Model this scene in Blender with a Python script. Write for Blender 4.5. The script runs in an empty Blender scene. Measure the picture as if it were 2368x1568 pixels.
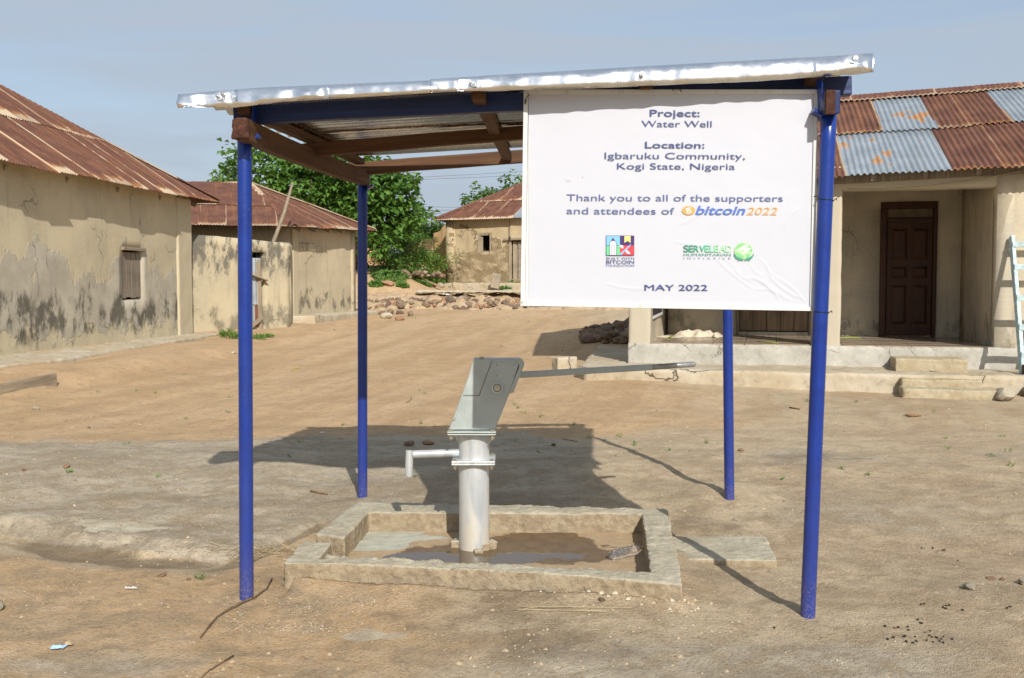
import bpy, bmesh, math, random
import numpy as np
from mathutils import Vector as V3, Matrix, Euler, noise as mnoise
R = math.radians
random.seed(7)
rng = np.random.default_rng(7)
SC = bpy.context.scene
COL = SC.collection

# ------------------------------------------------------------------ camera, light, exposure
CH = 1.38; FPX = 2400.0; CX, CY = 1183.5, 784.0; PITCH = math.atan(124 / 2400)
cam = bpy.data.objects.new('camera', bpy.data.cameras.new('camera'))
COL.objects.link(cam); SC.camera = cam
cam.location = (0, 0, CH); cam.rotation_euler = (R(90) - PITCH, 0, 0)
cam.data.sensor_width = 36; cam.data.lens = 36 * FPX / 2367; cam.data.clip_start = .05; cam.data.clip_end = 3000

SUN_EL, SUN_AZ = 34.0, 14.5          # the sun stands behind the camera and 14.5 degrees to its right
sd = V3((math.sin(R(SUN_AZ)) * math.cos(R(SUN_EL)), -math.cos(R(SUN_AZ)) * math.cos(R(SUN_EL)), math.sin(R(SUN_EL))))
sun = bpy.data.objects.new('sun', bpy.data.lights.new('sun', 'SUN')); COL.objects.link(sun)
sun.data.energy = 3.6; sun.data.angle = R(.55); sun.data.color = (1, .955, .88)
sun.rotation_euler = sd.to_track_quat('Z', 'Y').to_euler(); sun.location = (5, -10, 12)

w = bpy.data.worlds.new('World'); SC.world = w; w.use_nodes = True
nt = w.node_tree; nt.nodes.clear()
out = nt.nodes.new('ShaderNodeOutputWorld'); bg = nt.nodes.new('ShaderNodeBackground')
sky = nt.nodes.new('ShaderNodeTexSky'); sky.sky_type = 'NISHITA'; sky.sun_disc = False
sky.sun_elevation = R(SUN_EL); sky.sun_rotation = R(180 - SUN_AZ); sky.dust_density = 2.2; sky.air_density = 1.0; sky.ozone_density = 1.2
tc = nt.nodes.new('ShaderNodeTexCoord'); mp = nt.nodes.new('ShaderNodeMapping'); mp.inputs['Scale'].default_value = (1.2, 1.2, 8); mp.inputs['Rotation'].default_value = (.1, .16, .3)
cn = nt.nodes.new('ShaderNodeTexNoise'); cn.inputs['Scale'].default_value = 1.6; cn.inputs['Detail'].default_value = 9; cn.inputs['Roughness'].default_value = .58; cn.inputs['Distortion'].default_value = .5
cr = nt.nodes.new('ShaderNodeValToRGB'); cr.color_ramp.elements[0].position = .42; cr.color_ramp.elements[1].position = .60
cr.color_ramp.elements[0].color = (.55, .55, .55, 1); cr.color_ramp.elements[1].color = (.95, .95, .95, 1)
mx = nt.nodes.new('ShaderNodeMix'); mx.data_type = 'RGBA'; mx.inputs['B'].default_value = (3.1, 3.62, 4.3, 1)
L = nt.links.new
L(tc.outputs['Generated'], mp.inputs['Vector']); L(mp.outputs[0], cn.inputs['Vector']); L(cn.outputs['Fac'], cr.inputs[0])
L(cr.outputs[0], mx.inputs['Factor']); L(sky.outputs[0], mx.inputs['A']); L(mx.outputs['Result'], bg.inputs['Color'])
bg.inputs['Strength'].default_value = .105; L(bg.outputs[0], out.inputs['Surface'])
SC.view_settings.view_transform = 'Standard'; SC.view_settings.look = 'None'; SC.view_settings.gamma = 1
SC.view_settings.use_curve_mapping = False; SC.view_settings.exposure = 0.5

# ------------------------------------------------------------------ geometry helpers
CAM = V3((0, 0, CH)); FW = V3((0, math.cos(PITCH), -math.sin(PITCH))); UP = V3((0, math.sin(PITCH), math.cos(PITCH)))
def ray(px, py): return V3(((px - CX) / FPX, 0, 0)) + FW + UP * ((CY - py) / FPX)
def W(px, py, Y):
    d = ray(px, py); return CAM + d * (Y / d.y)
def HZ(px, py, z):
    d = ray(px, py); return CAM + d * ((z - CH) / d.z)
def HP(px, py, P, N):
    d = ray(px, py); return CAM + d * ((V3(P) - CAM).dot(N) / d.dot(N))

def _h(ix, iy, s):
    h = (ix * 374761393 + iy * 668265263 + s * 2147483647) & 0xffffffff
    h = ((h ^ (h >> 13)) * 1274126177) & 0xffffffff
    return ((h ^ (h >> 16)) & 0xffff) / 65535.0
def vn(x, y, s=0):
    x = np.asarray(x, float); y = np.asarray(y, float)
    ix = np.floor(x).astype(np.int64); iy = np.floor(y).astype(np.int64); fx = x - ix; fy = y - iy
    fx = fx * fx * (3 - 2 * fx); fy = fy * fy * (3 - 2 * fy)
    return (_h(ix, iy, s) * (1 - fx) + _h(ix + 1, iy, s) * fx) * (1 - fy) + (_h(ix, iy + 1, s) * (1 - fx) + _h(ix + 1, iy + 1, s) * fx) * fy
def fbm(x, y, s=0, o=4, g=.5):
    t = 0; a = 1; n = 0
    for i in range(o): t = t + a * (vn(x, y, s + i) * 2 - 1); n += a; a *= g; x = x * 2.03 + 5.1; y = y * 2.03 + 1.7
    return t / n
def ss(t): t = np.clip(t, 0, 1); return t * t * (3 - 2 * t)

def link(name, me, mat=None, parent=None, smooth=False):
    o = bpy.data.objects.new(name, me); COL.objects.link(o)
    if mat is not None and not me.materials:
        for m in (mat if isinstance(mat, (list, tuple)) else [mat]): me.materials.append(m)
    if parent: o.parent = parent
    if smooth: me.shade_smooth()
    return o
def tag(o, label=None, cat=None, group=None, kind=None):
    if label: o['label'] = label
    if cat: o['category'] = cat
    if group: o['group'] = group
    if kind: o['kind'] = kind
    return o
def thing(name, label, cat, group=None, loc=(0, 0, 0)):
    o = bpy.data.objects.new(name, None); COL.objects.link(o); o.empty_display_size = .2
    o.location = loc
    return tag(o, label, cat, group)

class MB:
    def __init__(s): s.v = []; s.f = []; s.uv = []; s.mi = []
    def face(s, pts, uv=None, mi=0):
        n = len(s.v); s.v += [tuple(p) for p in pts]; s.f.append(tuple(range(n, n + len(pts)))); s.uv.append(uv or [(p[0], p[2]) for p in pts]); s.mi.append(mi)
    def quadidx(s, idx, uv, mi=0): s.f.append(idx); s.uv.append(uv); s.mi.append(mi)
    def hexa(s, b, t, mi=0):      # bottom 4, top 4, same winding
        n = len(s.v); s.v += [tuple(p) for p in b] + [tuple(p) for p in t]
        q = [(3, 2, 1, 0), (4, 5, 6, 7), (0, 1, 5, 4), (1, 2, 6, 5), (2, 3, 7, 6), (3, 0, 4, 7)]
        for k in q:
            s.f.append(tuple(n + i for i in k)); a, bb, c, d = [V3(s.v[n + i]) for i in k]
            lu = (bb - a).length; lv = (d - a).length; o = a.x * .7 + a.y * .3
            s.uv.append([(o, a.z), (o + lu, a.z), (o + lu, a.z + lv), (o, a.z + lv)] if lu > 0 else [(0, 0)] * 4); s.mi.append(mi)
    def box(s, c, size, rz=0, mi=0):
        c = V3(c); x = V3((math.cos(rz), math.sin(rz), 0)) * (size[0] / 2); y = V3((-math.sin(rz), math.cos(rz), 0)) * (size[1] / 2); z = V3((0, 0, size[2] / 2))
        s.hexa([c - x - y - z, c + x - y - z, c + x + y - z, c - x + y - z], [c - x - y + z, c + x - y + z, c + x + y + z, c - x + y + z], mi)
    def beam(s, p, q, wd, ht, up=(0, 0, 1), mi=0, segs=1, wob=0, sag=0, seed=0):
        p = V3(p); q = V3(q); d = (q - p).normalized(); sx = d.cross(V3(up)).normalized(); u = sx.cross(d)
        n0 = len(s.v); rn = random.Random(seed); Ln = (q - p).length
        for i in range(segs + 1):
            t = i / segs; c = p.lerp(q, t) + u * (sag * 4 * t * (1 - t)) + sx * rn.uniform(-wob, wob) + u * rn.uniform(-wob, wob)
            k = 1 + rn.uniform(-wob, wob) * 5
            for a, b in ((-1, -1), (1, -1), (1, 1), (-1, 1)): s.v.append(tuple(c + sx * (a * wd / 2 * k) + u * (b * ht / 2 * k)))
        for i in range(segs):
            a = n0 + 4 * i; t0 = Ln * i / segs; t1 = Ln * (i + 1) / segs
            for j in range(4):
                k = (j + 1) % 4; s.f.append((a + j, a + k, a + 4 + k, a + 4 + j)); v0 = j * .11
                s.uv.append([(t0, v0), (t0, v0 + .1), (t1, v0 + .1), (t1, v0)]); s.mi.append(mi)
        e = n0 + 4 * segs
        s.f.append((n0 + 3, n0 + 2, n0 + 1, n0)); s.uv.append([(0, 0), (.02, 0), (.02, .02), (0, .02)]); s.mi.append(mi)
        s.f.append((e, e + 1, e + 2, e + 3)); s.uv.append([(0, 0), (.02, 0), (.02, .02), (0, .02)]); s.mi.append(mi)
    def tube(s, pts, r, n=12, caps=True, mi=0):
        pts = [V3(p) for p in pts]; rs = r if isinstance(r, (list, tuple)) else [r] * len(pts)
        n0 = len(s.v); acc = 0; prev = None; lens = [0]
        for i in range(1, len(pts)): lens.append(lens[-1] + (pts[i] - pts[i - 1]).length)
        for i, p in enumerate(pts):
            d = (pts[min(i + 1, len(pts) - 1)] - pts[max(i - 1, 0)]).normalized()
            if prev is None: a = d.orthogonal().normalized()
            else: a = (prev - d * prev.dot(d)).normalized()
            prev = a; b = d.cross(a)
            for j in range(n):
                t = 2 * math.pi * j / n; s.v.append(tuple(p + (a * math.cos(t) + b * math.sin(t)) * rs[i]))
        for i in range(len(pts) - 1):
            for j in range(n):
                k = (j + 1) % n; a = n0 + i * n
                s.f.append((a + j, a + k, a + n + k, a + n + j)); u0 = j / n; u1 = (j + 1) / n
                s.uv.append([(u0, lens[i]), (u1, lens[i]), (u1, lens[i + 1]), (u0, lens[i + 1])]); s.mi.append(mi)
        if caps:
            s.f.append(tuple(n0 + j for j in reversed(range(n)))); s.uv.append([(0, 0)] * n); s.mi.append(mi)
            e = n0 + (len(pts) - 1) * n; s.f.append(tuple(e + j for j in range(n))); s.uv.append([(0, 0)] * n); s.mi.append(mi)
    def mesh(s, name):
        me = bpy.data.meshes.new(name); me.from_pydata(s.v, [], s.f)
        ul = me.uv_layers.new(name='UVMap'); flat = [c for f in s.uv for p in f for c in p]; ul.data.foreach_set('uv', flat)
        me.polygons.foreach_set('material_index', s.mi); me.update(); return me
    def obj(s, name, mat, parent=None, smooth=False, bevel=0, sub=0, auto=None):
        me = s.mesh(name); o = link(name, me, mat, parent, smooth)
        if bevel:
            m = o.modifiers.new('bevel', 'BEVEL'); m.width = bevel; m.segments = 2; m.limit_method = 'ANGLE'; m.angle_limit = R(40)
        if auto: me.set_sharp_from_angle(angle=R(auto))
        return o

def prism(poly, z0, z1):      # vertical prism from a list of xy points
    mb = MB(); n = len(poly); b = [(p[0], p[1], z0) for p in poly]; t = [(p[0], p[1], z1 if len(p) < 3 else p[2]) for p in poly]
    mb.v = b + t; mb.f = [tuple(reversed(range(n))), tuple(range(n, 2 * n))] + [(i, (i + 1) % n, n + (i + 1) % n, n + i) for i in range(n)]
    mb.uv = [[(p[0], p[1]) for p in reversed(b)], [(p[0], p[1]) for p in t]] + [[(0, 0), (1, 0), (1, 1), (0, 1)]] * n; mb.mi = [0] * (n + 2)
    return mb
TEX = {}
def roughen(o, voxel, disp=(), smooth=True):
    m = o.modifiers.new('remesh', 'REMESH'); m.mode = 'VOXEL'; m.voxel_size = voxel; m.use_smooth_shade = smooth
    for sc, st in disp:
        k = ('c', sc)
        if k not in TEX: t = bpy.data.textures.new('clouds_%g' % sc, 'CLOUDS'); t.noise_scale = sc; t.noise_depth = 3; TEX[k] = t
        d = o.modifiers.new('displace', 'DISPLACE'); d.texture = TEX[k]; d.strength = st; d.mid_level = .5; d.texture_coords = 'GLOBAL'
    return o

# ------------------------------------------------------------------ material helpers
class NT:
    def __init__(s, name, rough=.8, spec=.3, metal=0):
        s.m = bpy.data.materials.new(name); s.m.use_nodes = True; s.t = s.m.node_tree; s.b = s.t.nodes['Principled BSDF']
        s.b.inputs['Roughness'].default_value = rough; s.b.inputs['Specular IOR Level'].default_value = spec; s.b.inputs['Metallic'].default_value = metal
        s._c = None
    def n(s, k): return s.t.nodes.new(k)
    def lk(s, a, b): s.t.links.new(a, b)
    def put(s, sock, v):
        if isinstance(v, (int, float)): sock.default_value = v
        elif isinstance(v, (tuple, list)): sock.default_value = (*v, 1) if len(v) == 3 and sock.type == 'RGBA' else v
        else: s.lk(v, sock)
    def coord(s, k='Object'):
        if s._c is None: s._c = s.n('ShaderNodeTexCoord')
        return s._c.outputs[k]
    def map(s, vec, sc=(1, 1, 1), loc=(0, 0, 0), rot=(0, 0, 0)):
        m = s.n('ShaderNodeMapping'); s.lk(vec, m.inputs[0]); m.inputs['Scale'].default_value = sc; m.inputs['Location'].default_value = loc; m.inputs['Rotation'].default_value = rot; return m.outputs[0]
    def noise(s, scale, detail=4, rough=.55, vec=None, dist=0):
        t = s.n('ShaderNodeTexNoise'); t.inputs['Scale'].default_value = scale; t.inputs['Detail'].default_value = detail; t.inputs['Roughness'].default_value = rough; t.inputs['Distortion'].default_value = dist
        s.lk(vec if vec is not None else s.coord(), t.inputs['Vector']); return t.outputs['Fac']
    def vor(s, scale, feat='F1', vec=None, out='Distance', rnd=1):
        t = s.n('ShaderNodeTexVoronoi'); t.feature = feat; t.inputs['Scale'].default_value = scale; t.inputs['Randomness'].default_value = rnd
        s.lk(vec if vec is not None else s.coord(), t.inputs['Vector']); return t.outputs[out]
    def step(s, v, a, b, lo=0, hi=1):
        t = s.n('ShaderNodeMapRange'); t.interpolation_type = 'SMOOTHSTEP'; s.put(t.inputs[0], v); t.inputs[1].default_value = a; t.inputs[2].default_value = b; t.inputs[3].default_value = lo; t.inputs[4].default_value = hi; return t.outputs[0]
    def math(s, op, a, b=0, c=0):
        t = s.n('ShaderNodeMath'); t.operation = op; s.put(t.inputs[0], a); s.put(t.inputs[1], b); s.put(t.inputs[2], c); return t.outputs[0]
    def mul(s, a, b): return s.math('MULTIPLY', a, b)
    def add(s, a, b): return s.math('ADD', a, b)
    def mix(s, f, a, b, mode='MIX'):
        t = s.n('ShaderNodeMix'); t.data_type = 'RGBA'; t.blend_type = mode; s.put(t.inputs['Factor'], f); s.put(t.inputs['A'], a); s.put(t.inputs['B'], b); return t.outputs['Result']
    def sep(s, v):
        t = s.n('ShaderNodeSeparateXYZ'); s.lk(v, t.inputs[0]); return t.outputs
    def attr(s, name, out='Fac'):
        t = s.n('ShaderNodeAttribute'); t.attribute_name = name; return t.outputs[out]
    def rand(s): return s.n('ShaderNodeObjectInfo').outputs['Random']
    def bump(s, h, dist=.01, strength=1, prev=None):
        t = s.n('ShaderNodeBump'); t.inputs['Distance'].default_value = dist; t.inputs['Strength'].default_value = strength; s.put(t.inputs['Height'], h)
        if prev is not None: s.lk(prev, t.inputs['Normal'])
        return t.outputs[0]
    def done(s, col=None, rough=None, normal=None, metal=None):
        if col is not None: s.put(s.b.inputs['Base Color'], col)
        if rough is not None: s.put(s.b.inputs['Roughness'], rough)
        if metal is not None: s.put(s.b.inputs['Metallic'], metal)
        if normal is not None: s.lk(normal, s.b.inputs['Normal'])
        return s.m

def plain(name, c, rough=.7, metal=0, var=.15, sc=6, bump=.002, spec=.3):
    t = NT(name, rough, spec, metal); n = t.noise(sc, 5); n2 = t.noise(sc * 9, 3)
    lo = tuple(x * (1 - var) for x in c); hi = tuple(min(1, x * (1 + var)) for x in c)
    return t.done(t.mix(t.step(n, .3, .7), lo, hi), None, t.bump(n2, bump))

def plaster(name, base, alt, grey=None, mould=None, topm=None, bump=.012, fallen=None, seed=0, greycol=(.36, .33, .27)):
    """mud plaster; UV in metres: u along the wall, v above its foot"""
    t = NT(name, .92, .15); uv0 = t.coord('UV'); uv = t.map(uv0, loc=(seed * 3.7, 0, seed))
    s = t.sep(uv0); v = s[1]
    big = t.noise(.9, 5, .6, uv); mid = t.noise(3.5, 6, .6, uv); fine = t.noise(26, 6, .65, uv)
    c = t.mix(t.step(big, .38, .62), base, alt)
    c = t.mix(t.mul(t.step(mid, .45, .75), .45), c, tuple(x * .72 for x in base))
    c = t.mix(t.mul(t.step(fine, .35, .7), .22), c, tuple(min(1, x * 1.3) for x in base))
    drip = t.noise(1, 5, .6, t.map(uv, (5.5, .45, 1)), .3)                       # rain streaks
    c = t.mix(t.mul(t.step(drip, .56, .72), .4), c, tuple(x * .62 for x in alt))
    h = t.add(t.mul(mid, .5), t.mul(fine, .35))
    rag = t.noise(1.1, 7, .62, t.map(uv, (1, .6, 1), loc=(9, 2, 0)))
    if grey:                                                                     # later cement render on the foot of the wall
        e = t.add(v, t.mul(t.math('SUBTRACT', rag, .5), -3.2)); g = t.mul(t.step(e, grey - .04, grey + .04, 1, 0), t.step(t.add(v, t.mul(t.math('SUBTRACT', mid, .5), 1.4)), .22, .34))
        gn = t.noise(2.2, 6, .6, uv); gc = t.mix(t.step(gn, .35, .65), greycol, tuple(x * 1.3 for x in greycol))
        c = t.mix(t.mul(g, .8), c, gc); h = t.add(h, t.mul(g, .5))
    if mould:
        vc, wd, st = mould; r2 = t.noise(1.6, 6, .65, t.map(uv, (1, .5, 1), loc=(3, 8, 0)))
        d = t.math('ABSOLUTE', t.math('SUBTRACT', t.add(v, t.mul(t.math('SUBTRACT', r2, .5), -2.0)), vc))
        m = t.mul(t.step(d, wd * .3, wd, 1, 0), t.step(t.noise(2.6, 7, .72, t.map(uv, (1, .55, 1))), .44, .56)); c = t.mix(t.mul(m, st), c, (.085, .078, .06))
    if topm:
        v0, st = topm; r3 = t.noise(1, 6, .7, t.map(uv, (3.2, .8, 1), loc=(1, 4, 0)))
        m = t.mul(t.step(t.add(v, t.mul(t.math('SUBTRACT', r3, .5), 2.6)), v0, v0 + .5), t.step(t.noise(2.3, 7, .75, t.map(uv, (1.2, .6, 1))), .44, .55)); c = t.mix(t.mul(m, st), c, (.10, .095, .08))
    if fallen:                                                                   # plaster fallen off, rough mud behind
        e = t.add(v, t.mul(t.math('SUBTRACT', rag, .5), -4.5)); f = t.step(e, fallen - .03, fallen + .03, 1, 0)
        fdn = t.n('ShaderNodeTexNoise'); fdn.inputs['Scale'].default_value = 4; fdn.inputs['Detail'].default_value = 5; t.lk(uv, fdn.inputs['Vector']); vc = t.vor(4.2, 'SMOOTH_F1', t.map(t.mix(.35, uv, fdn.outputs['Color']), (1, 1.6, 1))); fc = t.mix(t.step(vc, .1, .6), (.42, .33, .21), (.24, .18, .105))
        c = t.mix(f, c, fc); h = t.add(h, t.add(t.mul(f, -1.2), t.mul(t.mul(f, vc), -1.7)))
    dn = t.n('ShaderNodeTexNoise'); dn.inputs['Scale'].default_value = 2.6; dn.inputs['Detail'].default_value = 6; t.lk(uv, dn.inputs['Vector']); ck = t.vor(1.1, 'DISTANCE_TO_EDGE', t.mix(.45, uv, dn.outputs['Color']))
    cm = t.mul(t.step(ck, 0, .009, 1, 0), t.step(t.noise(.9, 3, .5, uv), .52, .62)); c = t.mix(t.mul(cm, .5), c, (.07, .055, .035)); h = t.add(h, t.mul(cm, -.8))
    return t.done(c, None, t.bump(h, bump))

def rustmat(name, mode, pale=.5):
    t = NT(name, .75, .25); uv = t.coord('UV'); rnd = t.rand(); ob = t.coord()
    off = t.n('ShaderNodeVectorMath'); off.operation = 'ADD'; t.lk(uv, off.inputs[0]); cb = t.n('ShaderNodeCombineXYZ'); t.lk(t.mul(rnd, 37), cb.inputs[0]); t.lk(t.mul(rnd, 11), cb.inputs[1]); t.lk(cb.outputs[0], off.inputs[1]); uv = off.outputs[0]
    streak = t.noise(1, 6, .65, t.map(uv, (7, .5, 1)), .4); blot = t.noise(2.6, 6, .6, uv); fine = t.noise(30, 4, .6, uv)
    rust = t.mix(t.step(blot, .35, .68), (.12, .052, .034), (.20, .092, .055)); rust = t.mix(t.mul(t.step(streak, .48, .68), .5), rust, (.32, .14, .06))
    rust = t.mix(t.mul(t.step(fine, .4, .7), .3), rust, (.07, .03, .025)); rust = t.mix(t.mul(rnd, .35), rust, (.1, .042, .035))
    e = t.attr('edge'); palem = t.step(t.add(e, t.mul(t.math('SUBTRACT', t.noise(7, 5, .7, t.map(uv, (1, .35, 1))), .5), 1.1)), .42, .55)
    rust = t.mix(t.mul(palem, pale), rust, (.55, .44, .30)); rust = t.mix(t.mul(t.mul(t.step(t.add(e, streak), .75, .95), t.step(palem, .9, .2)), .6), rust, (.36, .16, .06))
    zn = t.mix(t.step(blot, .3, .7), (.27, .31, .34), (.38, .42, .45)); zn = t.mix(t.mul(t.step(streak, .55, .7), .3), zn, (.50, .50, .46))
    if mode == 'rust': return t.done(rust, .78, t.bump(t.add(blot, fine), .003))
    p = t.step(t.add(t.noise(1.7, 6, .6, t.map(uv, (1.6, .8, 1)), .3), t.mul(rnd, .06)), .635, .665)
    c = t.mix(p, zn, t.mix(t.step(fine, .3, .6), (.33, .13, .045), (.42, .25, .13))); return t.done(c, t.mix(p, (.42,) * 3, (.8,) * 3), t.bump(blot, .002), t.mul(t.step(p, .9, .1), .35))

def woodmat(name, c1, c2, sc=1, rough=.7, vecrot=False, bump=.003):
    t = NT(name, rough, .25); uv = t.coord('UV'); g = t.noise(1, 6, .6, t.map(uv, (1.6 * sc, 34 * sc, 1) if not vecrot else (34 * sc, 1.6 * sc, 1)), .8); b = t.noise(3 * sc, 4, .5, uv); r = t.rand()
    c = t.mix(t.step(g, .3, .7), c1, c2); c = t.mix(t.mul(t.step(b, .5, .7), .45), c, tuple(x * .45 for x in c1)); c = t.mix(t.mul(r, .3), c, tuple(x * .6 for x in c2))
    return t.done(c, None, t.bump(g, bump))
# ------------------------------------------------------------------ terrain
OUTX = [-9, -2.84, -2.35, -1.89, -1.48, -1.27, -1.1, -.9]; OUTY = [5.9, 5.72, 5.45, 5.30, 5.19, 5.42, 5.9, 6.0]
PLAT = [HZ(*p, .12) for p in ((657, 1302), (1577, 1350), (1541, 1180), (822, 1163))]
def in_quad(x, y, Q, grow=0.0):
    m = 1e9
    c = sum((V3((q.x, q.y, 0)) for q in Q), V3()) / 4
    for i in range(4):
        a, b = Q[i], Q[(i + 1) % 4]; ex, ey = b.x - a.x, b.y - a.y; l = math.hypot(ex, ey); d = ((x - a.x) * ey - (y - a.y) * ex) / l
        sg = 1 if ((c.x - a.x) * ey - (c.y - a.y) * ex) > 0 else -1
        m = np.minimum(m, d * sg)
    return m + grow       # >0 inside
def gz(x, y, fine=True):
    x = np.asarray(x, float); y = np.asarray(y, float)
    z = np.interp(y, [-50, 5.4, 7.3, 12, 14, 16, 20, 26, 30, 35, 36.2, 39, 44, 60, 150, 900], [0, 0, .10, .11, .15, .17, .22, .34, .44, .58, .62, .95, 1.35, 1.9, 3.5, 14])
    xe = np.interp(y, [10, 12, 15, 19.4, 25, 30], [-5.5, -5.1, -4.8, -4.4, -3.9, -3.5]) + .35 * fbm(y * .7, y * 0, 14, 3)
    z = z + .02 * ss((-x - 3.9) / 1.9) * ss((y - 9.2) / 4) + (.14 + .05 * fbm(x * .8, y * .6, 15, 3)) * ss((xe - x) / (.35 + .4 * vn(y * .8, y * 0, 16))) * ss((y - 9.5) / 3) * (1 - .5 * ss((y - 18) / 4)) * (1 - ss((y - 30) / 3))
    xt = np.interp(y, [6, 7, 9.3, 14.5, 20, 30, 36], [-11, -7, -4.6, -3.3, -2.7, -1.4, 1]); u_ = x - xt
    for o_, w_ in ((.0, .16), (.75, .2), (1.35, .15), (2.4, .2), (3.1, .16), (-.6, .15)): z = z - .016 * np.exp(-((u_ - o_ - .25 * fbm(y * .35 + o_ * 7, y * 0, 17, 2)) / w_) ** 2) * ss((y - 8.6) / 1.5) * (y < 34)                       # bank under the left house
    z = z + .11 * ss((3.6 - x) / 3) * ss((x - .3) / 2) * ss((y - 11) / 2.4) * (1 - ss((y - 17) / 5))
    z = z - .04 * ss((x - 4) / 2) * ss((y - 10) / 2) * (1 - ss((y - 16) / 3))
    z = z + .4 * np.exp(-(((x - 2.9) / 1.5) ** 2 + ((y - 21.5) / 2.6) ** 2))                              # grey heap beside the right house
    z = z + .8 * ss((-x - 2.2) / 2.5) * ss((y - 37) / 3) * (1 - ss((y - 60) / 20))
    ye = np.interp(x, OUTX, OUTY) + .13 * fbm(x * 2.6, y * 0 + 3, 5, 6, .68) + .03 * fbm(x * 9, y * 9, 8, 3)
    A = (.030 + .034 * fbm(x * 1.9, y * 2.4, 19, 4)) * ss((-x - .95) / .8) * (1 - ss((y - 7) / 3)); d = (y - ye)
    wdt = .035 + .16 * vn(x * 2.6, x * 0 + 9, 3) ** 2 + .22 * ss((x + 1.7) / .5)
    z = z + A * ss(d / wdt + .15) + .022 * (fbm(x * 6, y * 6, 29, 3) > .12) * ss(-x - 1.2) * np.exp(-((d - .12) / .14) ** 2)
    ch = ss((-x - .92) / .15); z = z - .018 * ch * (1 + ss((x + 1.75) / .4)) * np.exp(-((d + .10) / .12) ** 2)                          # drain channel
    z = z + .05 * np.exp(-(((x - 1.36) / .3) ** 2 + ((y - 6.55) / .25) ** 2)) + .02 * np.exp(-(((x - 1.23) / .2) ** 2 + ((y - 4.33) / .18) ** 2)) + .018 * np.exp(-(((x + 1.18) / .13) ** 2 + ((y - 4.58) / .12) ** 2)) + .02 * np.exp(-(((x + .97) / .14) ** 2 + ((y - 6.7) / .14) ** 2))
    q = in_quad(x, y, PLAT); z = z + (.028 + .026 * np.clip(np.abs(x + .15) / .8, 0, 1)) * np.exp(-np.clip(-q, 0, 9) / .2) * (y < 5.2) * (x > -1.0)
    near = np.exp(-np.maximum(y - 12, 0) / 20)
    if fine:
        z = z + .028 * fbm(x * .9 + 7, y * .9, 11, 3) * ss((y - 2) / 2) * near + .05 * fbm(x * .33, y * .25, 21, 2) * ss((y - 9) / 4)
        z = z + .011 * fbm(x * 4, y * 4, 31, 3) * near + .006 * fbm(x * 17, y * 17, 41, 3) * (y < 14)
            # the sand bank edge left of the road
        z = z + .045 * (fbm(x * 1.1, y * .8, 61, 4) - .3) * ss((-x - 2.3) / 2) * ss((y - 9) / 2) * (y < 32)
    z = np.where(q > .03, -.06, z)
    return z
def GZ(x, y): return float(gz(np.array([x]), np.array([y]))[0])
def G(px, py, far=80):
    d = ray(px, py); t = np.concatenate([np.linspace(2.2, 12, 90), np.linspace(12.2, far, 260)])
    X = d.x * t; Y = d.y * t; Z = CH + d.z * t; f = Z - gz(X, Y); i = max(1, np.argmax(f < 0))
    t = np.linspace(t[i - 1], t[i], 16); X = d.x * t; Y = d.y * t; Z = CH + d.z * t; f = Z - gz(X, Y); i = np.argmax(f < 0)
    return V3((X[i], Y[i], float(gz(X[i:i + 1], Y[i:i + 1])[0])))

def axis(lo, a, b, hi, st, g):
    m = list(np.arange(a, b + 1e-6, st)); s = st; v = b
    while v < hi: s *= g; v += s; m.append(min(v, hi))
    s = st; v = a; pre = []
    while v > lo: s *= g; v -= s; pre.append(max(v, lo))
    return np.array(sorted(set(pre)) + m)
gx = axis(-900, -2.9, 3.2, 900, .021, 1.045); gy = axis(-60, 2.7, 8.6, 1500, .021, 1.03)
X, Y = np.meshgrid(gx, gy); Zg = gz(X, Y); ny, nx = X.shape
me = bpy.data.meshes.new('ground')
vs = np.stack([X, Y, Zg], -1).reshape(-1, 3); ii = np.arange(ny * nx).reshape(ny, nx)
fs = np.stack([ii[:-1, :-1], ii[:-1, 1:], ii[1:, 1:], ii[1:, :-1]], -1).reshape(-1, 4)
me.vertices.add(len(vs)); me.vertices.foreach_set('co', vs.ravel()); me.loops.add(fs.size); me.loops.foreach_set('vertex_index', fs.ravel().astype(np.int32))
me.polygons.add(len(fs)); me.polygons.foreach_set('loop_start', np.arange(0, fs.size, 4, dtype=np.int32)); me.update(calc_edges=True); me.validate()
# zones of different soil (grey rock, damp clay, gravel) as masks
xf, yf = vs[:, 0], vs[:, 1]
def blob(px, py, rx, ry, z=.05):
    c = HZ(px, py, z); return np.exp(-(((xf - c.x) / rx) ** 2 + ((yf - c.y) / ry) ** 2))
wob = fbm(xf * 1.3, yf * 1.3, 71, 5, .6)
yeg = np.interp(xf, OUTX, OUTY)
grey = ss((yf - yeg) / .1 + .5) * (1 - ss((yf - (8.75 + .16 * np.clip(xf, -5, 2) + .5 * wob)) / .5)) * ss((1.2 - xf + .6 * wob) / 1.2)
grey = np.maximum(grey, .75 * np.exp(-(((xf - 2.6) / 2.4) ** 2 + ((yf - 7.9) / .75) ** 2)) * ss(.8 + wob))
grey = np.maximum(grey, .8 * np.exp(-(((xf - 2.9) / 1.8) ** 2 + ((yf - 21.5) / 2.8) ** 2)))
grey = np.maximum(grey, 1.0 * blob(1700, 1545, 1.1, .35, 0)); grey = np.maximum(grey, .75 * blob(250, 1530, .5, .2, 0)); grey = np.maximum(grey, .55 * blob(2000, 1200, 1.6, .8, 0))
chd = np.exp(-((yf - yeg + .15) / .14) ** 2) * ss((-xf - .93) / .12)
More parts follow.
